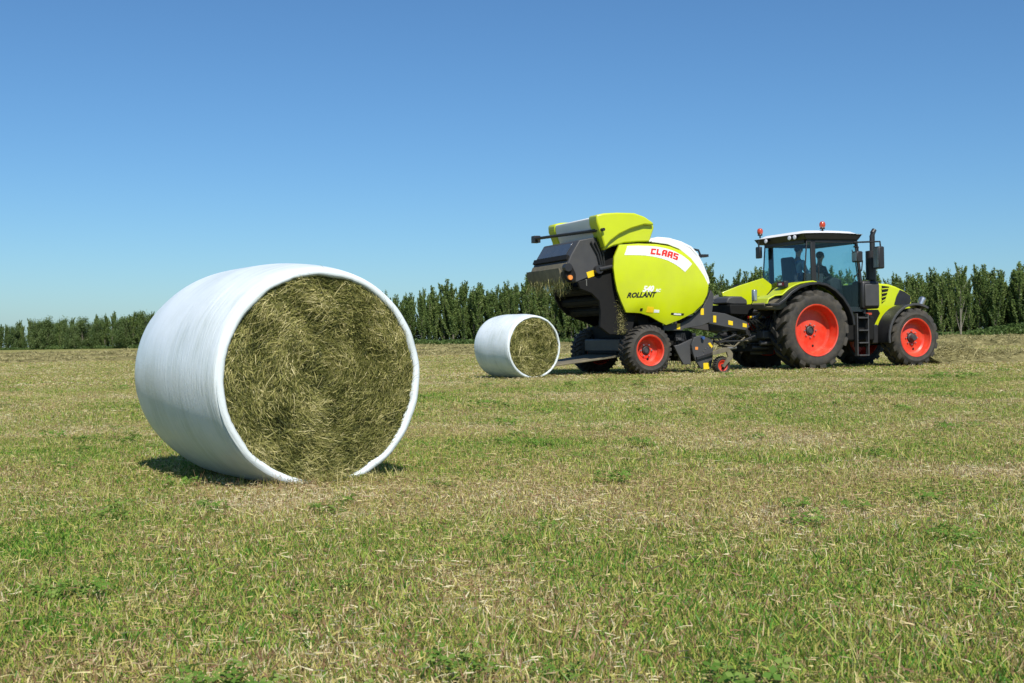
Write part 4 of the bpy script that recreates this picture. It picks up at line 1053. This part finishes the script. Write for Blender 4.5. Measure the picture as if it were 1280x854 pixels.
# lime and white hood of the gate
ct = z1([(396, 150), (378, 100), (376, 66), (410, 59), (470, 56), (545, 58), (590, 74), (628, 100), (634, 124), (614, 186), (560, 187), (500, 192), (455, 204), (412, 224)], .12)
A = ct
hoodg = MB()
stn = [(.12, -.0), (.16, .0), (.50, .0)]
up = z1([(396, 150), (378, 100), (376, 66), (410, 59), (470, 56), (545, 58), (590, 74), (628, 100), (632, 112), (590, 110), (530, 128), (480, 152), (440, 182), (414, 214)], .05)
MB().prism(up, .05, .26).build('gate_hood', 'lime', tg, .03)
MB().prism(ct, .135, .50).build('gate_hood', 'lime', tg, .03)
ctc = [(a, c - .02) for a, c in ct]
MB().prism([(a + .01, c - .03) for a, c in ct], .50, 2.18).build('gate_hood_centre', 'white', tg, .02)
MB().prism(ct, 2.18, 2.58).build('gate_hood', 'lime', tg, .05)
# bale ramp
rm = z1([(205, 722), (310, 690), (372, 676), (470, 680), (468, 692), (330, 716), (215, 730)], .5)
MB().loft([(rm[0][0] + .1, .9, .24), (rm[0][0] + .1, 2.2, .24), (rm[0][0] + .1, 2.2, .21), (rm[0][0] + .1, .9, .21)], [(-.1, .55, .48), (-.1, 2.2, .48), (-.1, 2.2, .42), (-.1, .55, .42)]).build('bale_ramp', 'dusty', B_, .01)
MB().box(-.45, .25, .55, 2.25, .50, .78).build('rear_crossbeam', 'grey', B_, .03)
MB().box(-.2, .6, .5, 2.3, .78, 1.1).box(-.45, -.05, .7, 2.1, .44, .52).build('lower_housing', 'dark', B_, .02)
# frame and drawbar
fr1 = z6([(60, 335), (230, 312), (330, 245), (405, 178), (455, 90), (480, 20), (505, 60), (500, 140), (480, 300), (400, 335), (240, 362), (225, 380), (60, 380)], .30)
MB().prism(fr1, .26, .33).build('frame_plate', 'grey', B_, .008)
MB().prism(fr1, 2.27, 2.34).build('frame_plate', 'grey', B_, .008)
dbp = z6([(465, 215), (520, 215), (610, 228), (800, 300), (830, 345), (790, 378), (620, 350), (465, 318)], .55)
MB().prism(dbp, .52, .62).build('drawbar', 'grey', B_, .012)
dbf = [(a, c) for a, c in dbp]
MB().prism(dbf, 1.98, 2.08).build('drawbar', 'grey', B_, .012)
MB().prism(z6([(470, 240), (560, 245), (560, 320), (470, 300)], .6), .62, 1.98).build('drawbar_crossbeam', 'dark', B_, .02)
dt = z6([(800, 320)], .6)[0]
MB().loft([(dt[0] - .1, .55, dt[1]), (dt[0] - .1, 2.05, dt[1]), (dt[0] - .1, 2.05, dt[1] - .15), (dt[0] - .1, .55, dt[1] - .15)], [(dt[0] + .65, 1.2, .75), (dt[0] + .65, 1.4, .75), (dt[0] + .65, 1.4, .62), (dt[0] + .65, 1.2, .62)]).build('drawbar_tongue', 'grey', B_, .01)
for pl in ([(396, 182), (424, 182), (424, 240), (396, 240)], [(186, 318), (214, 318), (214, 368), (184, 368)]): sticker(z6(pl, .26), .2595, 'yellow', B_)
for pl in ([(508, 245), (534, 247), (534, 308), (508, 305)], [(642, 288), (682, 296), (682, 334), (642, 326)], [(770, 312), (806, 320), (806, 352), (770, 346)]): sticker(z6(pl, .52), .5195, 'yellow', B_)
MB().prism(z6([(475, 95), (545, 60), (552, 80), (480, 118)], .5), .45, .52).build('hose_guide', 'greyl', B_, .005)
MB().prism(z6([(560, 140), (580, 90), (620, 78), (700, 80), (745, 110), (750, 152), (620, 152)], 1.4), 1.1, 1.7).build('tool_box', 'grey', B_, .03)
MB().prism(z6([(615, 150), (860, 150), (800, 245), (620, 235)], 1.2), 1.0, 1.8).build('control_box', 'dark', B_, .02)
# pto shaft
MB().tube([(z6([(560, 420)], 1.3)[0][0], 1.3, z6([(560, 420)], 1.3)[0][1]), (3.55, 1.3, .85)], .07, 14).build('driveshaft', 'black', B_)
mt = z6([(850, 440)], 1.0)[0]; MB().tube([(mt[0] - .15, 1.0, mt[1]), (mt[0] + .3, 1.0, mt[1])], .11, 14).build('shaft_guard', 'grey', B_)
# pickup
pk = empty('pickup', (0, 0, 0), B_)
MB().prism(z6([(312, 500), (335, 440), (400, 420), (500, 465), (505, 560), (498, 650), (480, 722), (392, 712), (345, 640), (325, 580)], .12), .10, .16).build('pickup_side_plate', 'grey', pk, .008)
MB().prism(z6([(312, 500), (335, 440), (400, 420), (500, 465), (505, 560), (498, 650), (480, 722), (392, 712), (345, 640), (325, 580)], .12), 2.54, 2.60).build('pickup_side_plate', 'grey', pk, .008)
cpk = z6([(430, 610)], .3)[0]
tn = MB().tube([(cpk[0], .16, cpk[1] + .02), (cpk[0], 2.54, cpk[1] + .02)], .13, 16)
tn.build('pickup_reel', 'dark', pk)
tt_ = MB()
for i in range(26):
    w = .25 + i * .087
    for k in range(5):
        th = k * 1.257 + (i % 2) * .6; tt_.tube([(cpk[0] + .12 * math.cos(th), w, cpk[1] + .02 + .12 * math.sin(th)), (cpk[0] + .27 * math.cos(th + .25), w, cpk[1] + .02 + .27 * math.sin(th + .25))], .006, 4)
tt_.build('tines', 'greyl', pk)
MB().prism(z6([(155, 515), (200, 505), (320, 450), (335, 475), (300, 540), (305, 680), (240, 682), (200, 610)], .2), .17, .24).build('pickup_arm', 'grey', pk, .01)
MB().prism(z6([(352, 612), (500, 572), (502, 596), (356, 640)], .10), .05, .10).build('trim_bar', 'black', pk, .006)
sticker(z6([(420, 668), (472, 665), (472, 722), (422, 722)], .1), .0995, 'yellow', pk)
sticker(z6([(462, 492), (480, 485), (505, 520), (490, 538)], .1), .0995, 'yellow', pk)
sticker(z6([(348, 525), (372, 525), (372, 550), (348, 550)], .1), .0995, 'amber', pk)
cb = z6([(408, 445)], .1)[0]; MB().tube([(cb[0], .03, cb[1]), (cb[0], .1, cb[1])], .035, 10).build('guide_bolt', 'bluehose', pk)
gwz = z6([(595, 690)], -.05)[0]
wheel(B_, 'gauge_wheel', (gwz[0], -.06, gwz[1] + .0), .205, .16, .105, 24, .006, 1, .05, .03, bolts=0)
wheel(B_, 'gauge_wheel', (gwz[0], 2.76, gwz[1] + .0), .205, .16, .105, 24, .006, -1, .05, .03, bolts=0)
fk = z6([(600, 530), (645, 530), (680, 580), (680, 620), (620, 690), (605, 710), (590, 700), (640, 610), (625, 570), (500, 600), (500, 570)], -.1)
MB().prism(fk, -.12, -.07).build('gauge_wheel_fork', 'dusty', B_, .006)
hr = random.Random(3)
for i in range(10):
    a = z6([(500 + hr.uniform(-20, 60), 480 + hr.uniform(-40, 40)), (580 + hr.uniform(-30, 30), 440 + hr.uniform(-40, 80)), (680 + hr.uniform(-30, 30), 470 + hr.uniform(-60, 60)), (780 + hr.uniform(-20, 40), 420 + hr.uniform(-60, 40))], .7)
    w = hr.uniform(.4, 1.2); MB().tube([(x, w + hr.uniform(-.1, .1), z) for x, z in a], .018, 6).build('hydraulic_hose', ('hose', 'hose', 'dusty', 'hose', 'hose')[i % 5], B_)
for i in range(6):
    a = z6([(180 + 14 * i, 400), (175 + 20 * i, 470 + 8 * i), (200 + 10 * i, 560)], .35); MB().tube([(x, .35, z) for x, z in a], .016, 6).build('hydraulic_hose', 'hose', B_)
MB().prism(z6([(150, 380), (300, 380), (420, 470), (330, 640), (180, 640), (150, 500)], .5), .5, 2.2).build('rotor_housing', 'dark', B_, .02)
gr_ = random.Random(8)
for i in range(16):
    a, c = z6([(gr_.uniform(150, 330), gr_.uniform(400, 640))], .4)[0]; w = gr_.uniform(.18, .45); q = gr_.uniform(.03, .07)
    MB().box(a - q, a + q, w, w + .08, c - q * .6, c + q * .6).build('bracket', gr_.choice(['dusty', 'grey', 'black']), B_, .006)
for i in range(26):
    a, c = z6([(gr_.uniform(560, 900), gr_.uniform(380, 560))], .9)[0]; w = gr_.uniform(.7, 1.2); q = gr_.uniform(.02, .06)
    if i % 2: MB().tube([(a - q * 2, w, c), (a + q * 2, w, c + gr_.uniform(-.03, .03))], q * .6, 10).build('hitch_fitting', gr_.choice(['dusty', 'grey', 'greyl']), B_)
    else: MB().box(a - q, a + q, w, w + .1, c - q, c + q).build('hitch_bracket', gr_.choice(['dusty', 'grey', 'black']), B_, .006)
MB().box(3.15, 3.6, .9, 1.7, .42, .60).build('hitch_plate', 'dark', B_, .02)
for i in range(5):
    w = .5 + .12 * i; MB().tube([(3.0, w, 1.15), (3.3, w + .05, 1.0 - .05 * i), (3.55, w + .1, 1.05), (3.75, w + .2, 1.22)], .018, 6).build('hydraulic_hose', 'hose', B_)
for i in range(14):
    a = 2 * math.pi * i / 14; c_ = cpk
    MB().tube([(c_[0] + .16 * math.cos(a), .085, c_[1] + .05 + .16 * math.sin(a)), (c_[0] + .16 * math.cos(a), .10, c_[1] + .05 + .16 * math.sin(a))], .012, 6).build('bolt', 'greyl', pk)
# chaff falling and hay hanging off the gate
def loose_hay():
    n = 1500; g = np.random.default_rng(11)
    # hanging from the housing
    p = z1([(240, 366), (215, 345)], .5); s0, zz = p[0]
    base = np.stack([s0 + g.normal(-.05, .06, n), g.uniform(.35, 2.1, n), zz + g.uniform(-.02, .1, n)], 1)
    d = g.normal(0, .25, (n, 3)); d[:, 2] = -1; L = g.gamma(2, .065, n).clip(.04, .36)
    V1, F1, b1 = blades(base, d, L, np.full(n, .0055), g.normal(0, .04, (n, 3)), 3)
    m = 1500; q = z1([(408, 350), (412, 600)], 1.0)
    u = g.uniform(0, 1, m); base2 = np.stack([q[0][0] * (1 - u) + q[1][0] * u + g.normal(0, .06, m), g.uniform(.5, .9, m), q[0][1] * (1 - u) + q[1][1] * u], 1)
    base2[:, 1] = .20 + g.uniform(0, .05, m)
    V2, F2, b2 = blades(base2, g.normal(0, 1, (m, 3)), g.uniform(.02, .06, m), np.full(m, .0035), g.normal(0, .01, (m, 3)), 1)
    o = fastmesh('loose_hay', np.concatenate([V1, V2]), np.concatenate([F1, F2 + len(V1)]), g.uniform(.3, .9, len(F1) + len(F2)), 'hay', None)
    o.matrix_world = Bm
    tag(o, 'loose hay and chaff falling from the raised tailgate', 'loose hay', kind='stuff')
loose_hay()

# ------------------------------------------------------------------ people in the cab
S0 = 0.0
def skin_mesh(name, verts, edges, m, parent, root=0, sub=2):
    """verts: (x, y, z, radius)"""
    me = bpy.data.meshes.new(name); me.from_pydata([v[:3] for v in verts], edges, []); me.materials.append(M[m])
    o = bpy.data.objects.new(name, me); COL.objects.link(o)
    if parent: o.parent = parent
    md = o.modifiers.new('s', 'SKIN'); md.use_smooth_shade = True
    for i, v in enumerate(verts):
        me.skin_vertices[0].data[i].radius = (v[3], v[4] if len(v) > 4 else v[3]); me.skin_vertices[0].data[i].use_root = (i == root)
    s = o.modifiers.new('u', 'SUBSURF'); s.levels = sub; s.render_levels = sub
    return o
def person(hx, w, hz, label, shirt, lean=.08, reach=.45, cap=False):
    """seated facing forward; hx, hz: centre of the head in the tractor frame"""
    hipx = hx - lean - .02; hipz = hz - .70
    r = empty('person', mw=TM @ Matrix.Translation((hipx, w, hipz - .10))); tag(r, label, 'person')
    X = lambda a: a; ch = .10
    nx_ = lean; nz = .58 + ch - .10
    V = [(0, 0, .10, .13, .15), (nx_ * .4, 0, .30, .11, .15), (nx_ * .8, 0, .50, .10, .16), (nx_, 0, .615, .055), (nx_ + .01, 0, .69, .06), (nx_ + .03, 0, .79, .095, .078), (nx_ + .02, 0, .87, .075, .07)]
    Eg = [(0, 1), (1, 2), (2, 3), (3, 4), (4, 5), (5, 6)]
    def chain(st, pts):
        for p in pts: V.append(p); Eg.append((st, len(V) - 1)); st = len(V) - 1
        return st
    shV = []; 
    for sg in (-1, 1):
        e = chain(2, [(nx_ * .85, sg * .19, .50, .055), (nx_ + .05, sg * .24, .28, .045), (nx_ + reach * .6, sg * .20, .22, .036), (nx_ + reach * .75, sg * .18, .235, .028, .036)])
        hxp = V[e]
        for k in range(4):
            yy = hxp[1] + (k - 1.5) * .021; ln = (.035, .042, .044, .032)[k]
            chain(e, [(hxp[0] + .05, yy, hxp[2] + .005, .010), (hxp[0] + .05 + ln, yy, hxp[2] - .005, .009), (hxp[0] + .06 + ln, yy, hxp[2] - .035, .008)])
        chain(e, [(hxp[0] + .02, hxp[1] - sg * .04, hxp[2] + .01, .011), (hxp[0] + .05, hxp[1] - sg * .05, hxp[2] - .01, .009)])
        chain(0, [(.10, sg * .10, .09, .085), (.45, sg * .13, .10, .07), (.52, sg * .13, -.10, .052), (.56, sg * .13, -.36, .04), (.68, sg * .13, -.38, .035)])
    body = skin_mesh('body', V, Eg, 'skin', r)
    fc = MB(); hc = (nx_ + .03, 0, .80)
    fc.ball((hc[0] + .095, 0, hc[2] - .005), .02, (1.1, .7, 1.3), 10, 6)
    for sg in (-1, 1): fc.ball((hc[0], sg * .082, hc[2]), .028, (.6, .35, 1.1), 8, 6)
    fc.build('nose_and_ears', 'skin', r)
    ey = MB()
    for sg in (-1, 1): ey.ball((hc[0] + .082, sg * .033, hc[2] + .02), .013, n=8, m=6)
    ey.build('eyes', 'hair', r)
    MB().ball((hc[0] + .085, 0, hc[2] - .048), .02, (.4, 1.1, .25), 8, 6).build('mouth', 'redlens', r)
    hb_ = MB(); hb_.ball((hc[0] - .012, 0, hc[2] + .035), .105, (1.02, .86, .92), 16, 10); hb_.build('hair', 'hair', r)
    if cap: MB().ball((hc[0] + .10, 0, hc[2] + .05), .07, (1.1, .9, .18), 12, 6).build('cap_brim', 'hair', r)
    # shirt and trousers follow the body
    SV = [(v[0], v[1], v[2], v[3] + .02, (v[4] if len(v) > 4 else v[3]) + .02) for v in V[:3]] + [(nx_ * .9, 0, .57, .075, .085)]; SE = [(0, 1), (1, 2), (2, 3)]
    for sg in (-1, 1):
        k = len(SV); SV += [(nx_ * .85, sg * .19, .50, .072), (nx_ + .05, sg * .24, .28, .06), (nx_ + reach * .5, sg * .21, .225, .05)]; SE += [(2, k), (k, k + 1), (k + 1, k + 2)]
    skin_mesh('shirt', SV, SE, shirt, r)
    TV = [(0, 0, .08, .15, .165)]; TE = []
    for sg in (-1, 1):
        k = len(TV); TV += [(.10, sg * .10, .09, .10), (.45, sg * .13, .10, .085), (.52, sg * .13, -.10, .068), (.55, sg * .13, -.32, .055)]; TE += [(0, k), (k, k + 1), (k + 1, k + 2), (k + 2, k + 3)]
    skin_mesh('trousers', TV, TE, 'jeans', r)
    return r
hd = P(998, 313, 1.26); person(hd[0], 1.26, hd[1], 'driver in a blue grey shirt and dark cap sitting at the wheel', 'shirt', .12, .5, True)
hd2 = P(1025, 321, 1.78); person(hd2[0], 1.78, hd2[1], 'passenger in dark clothes sitting ahead of the driver', 'darkshirt', .10, .4)
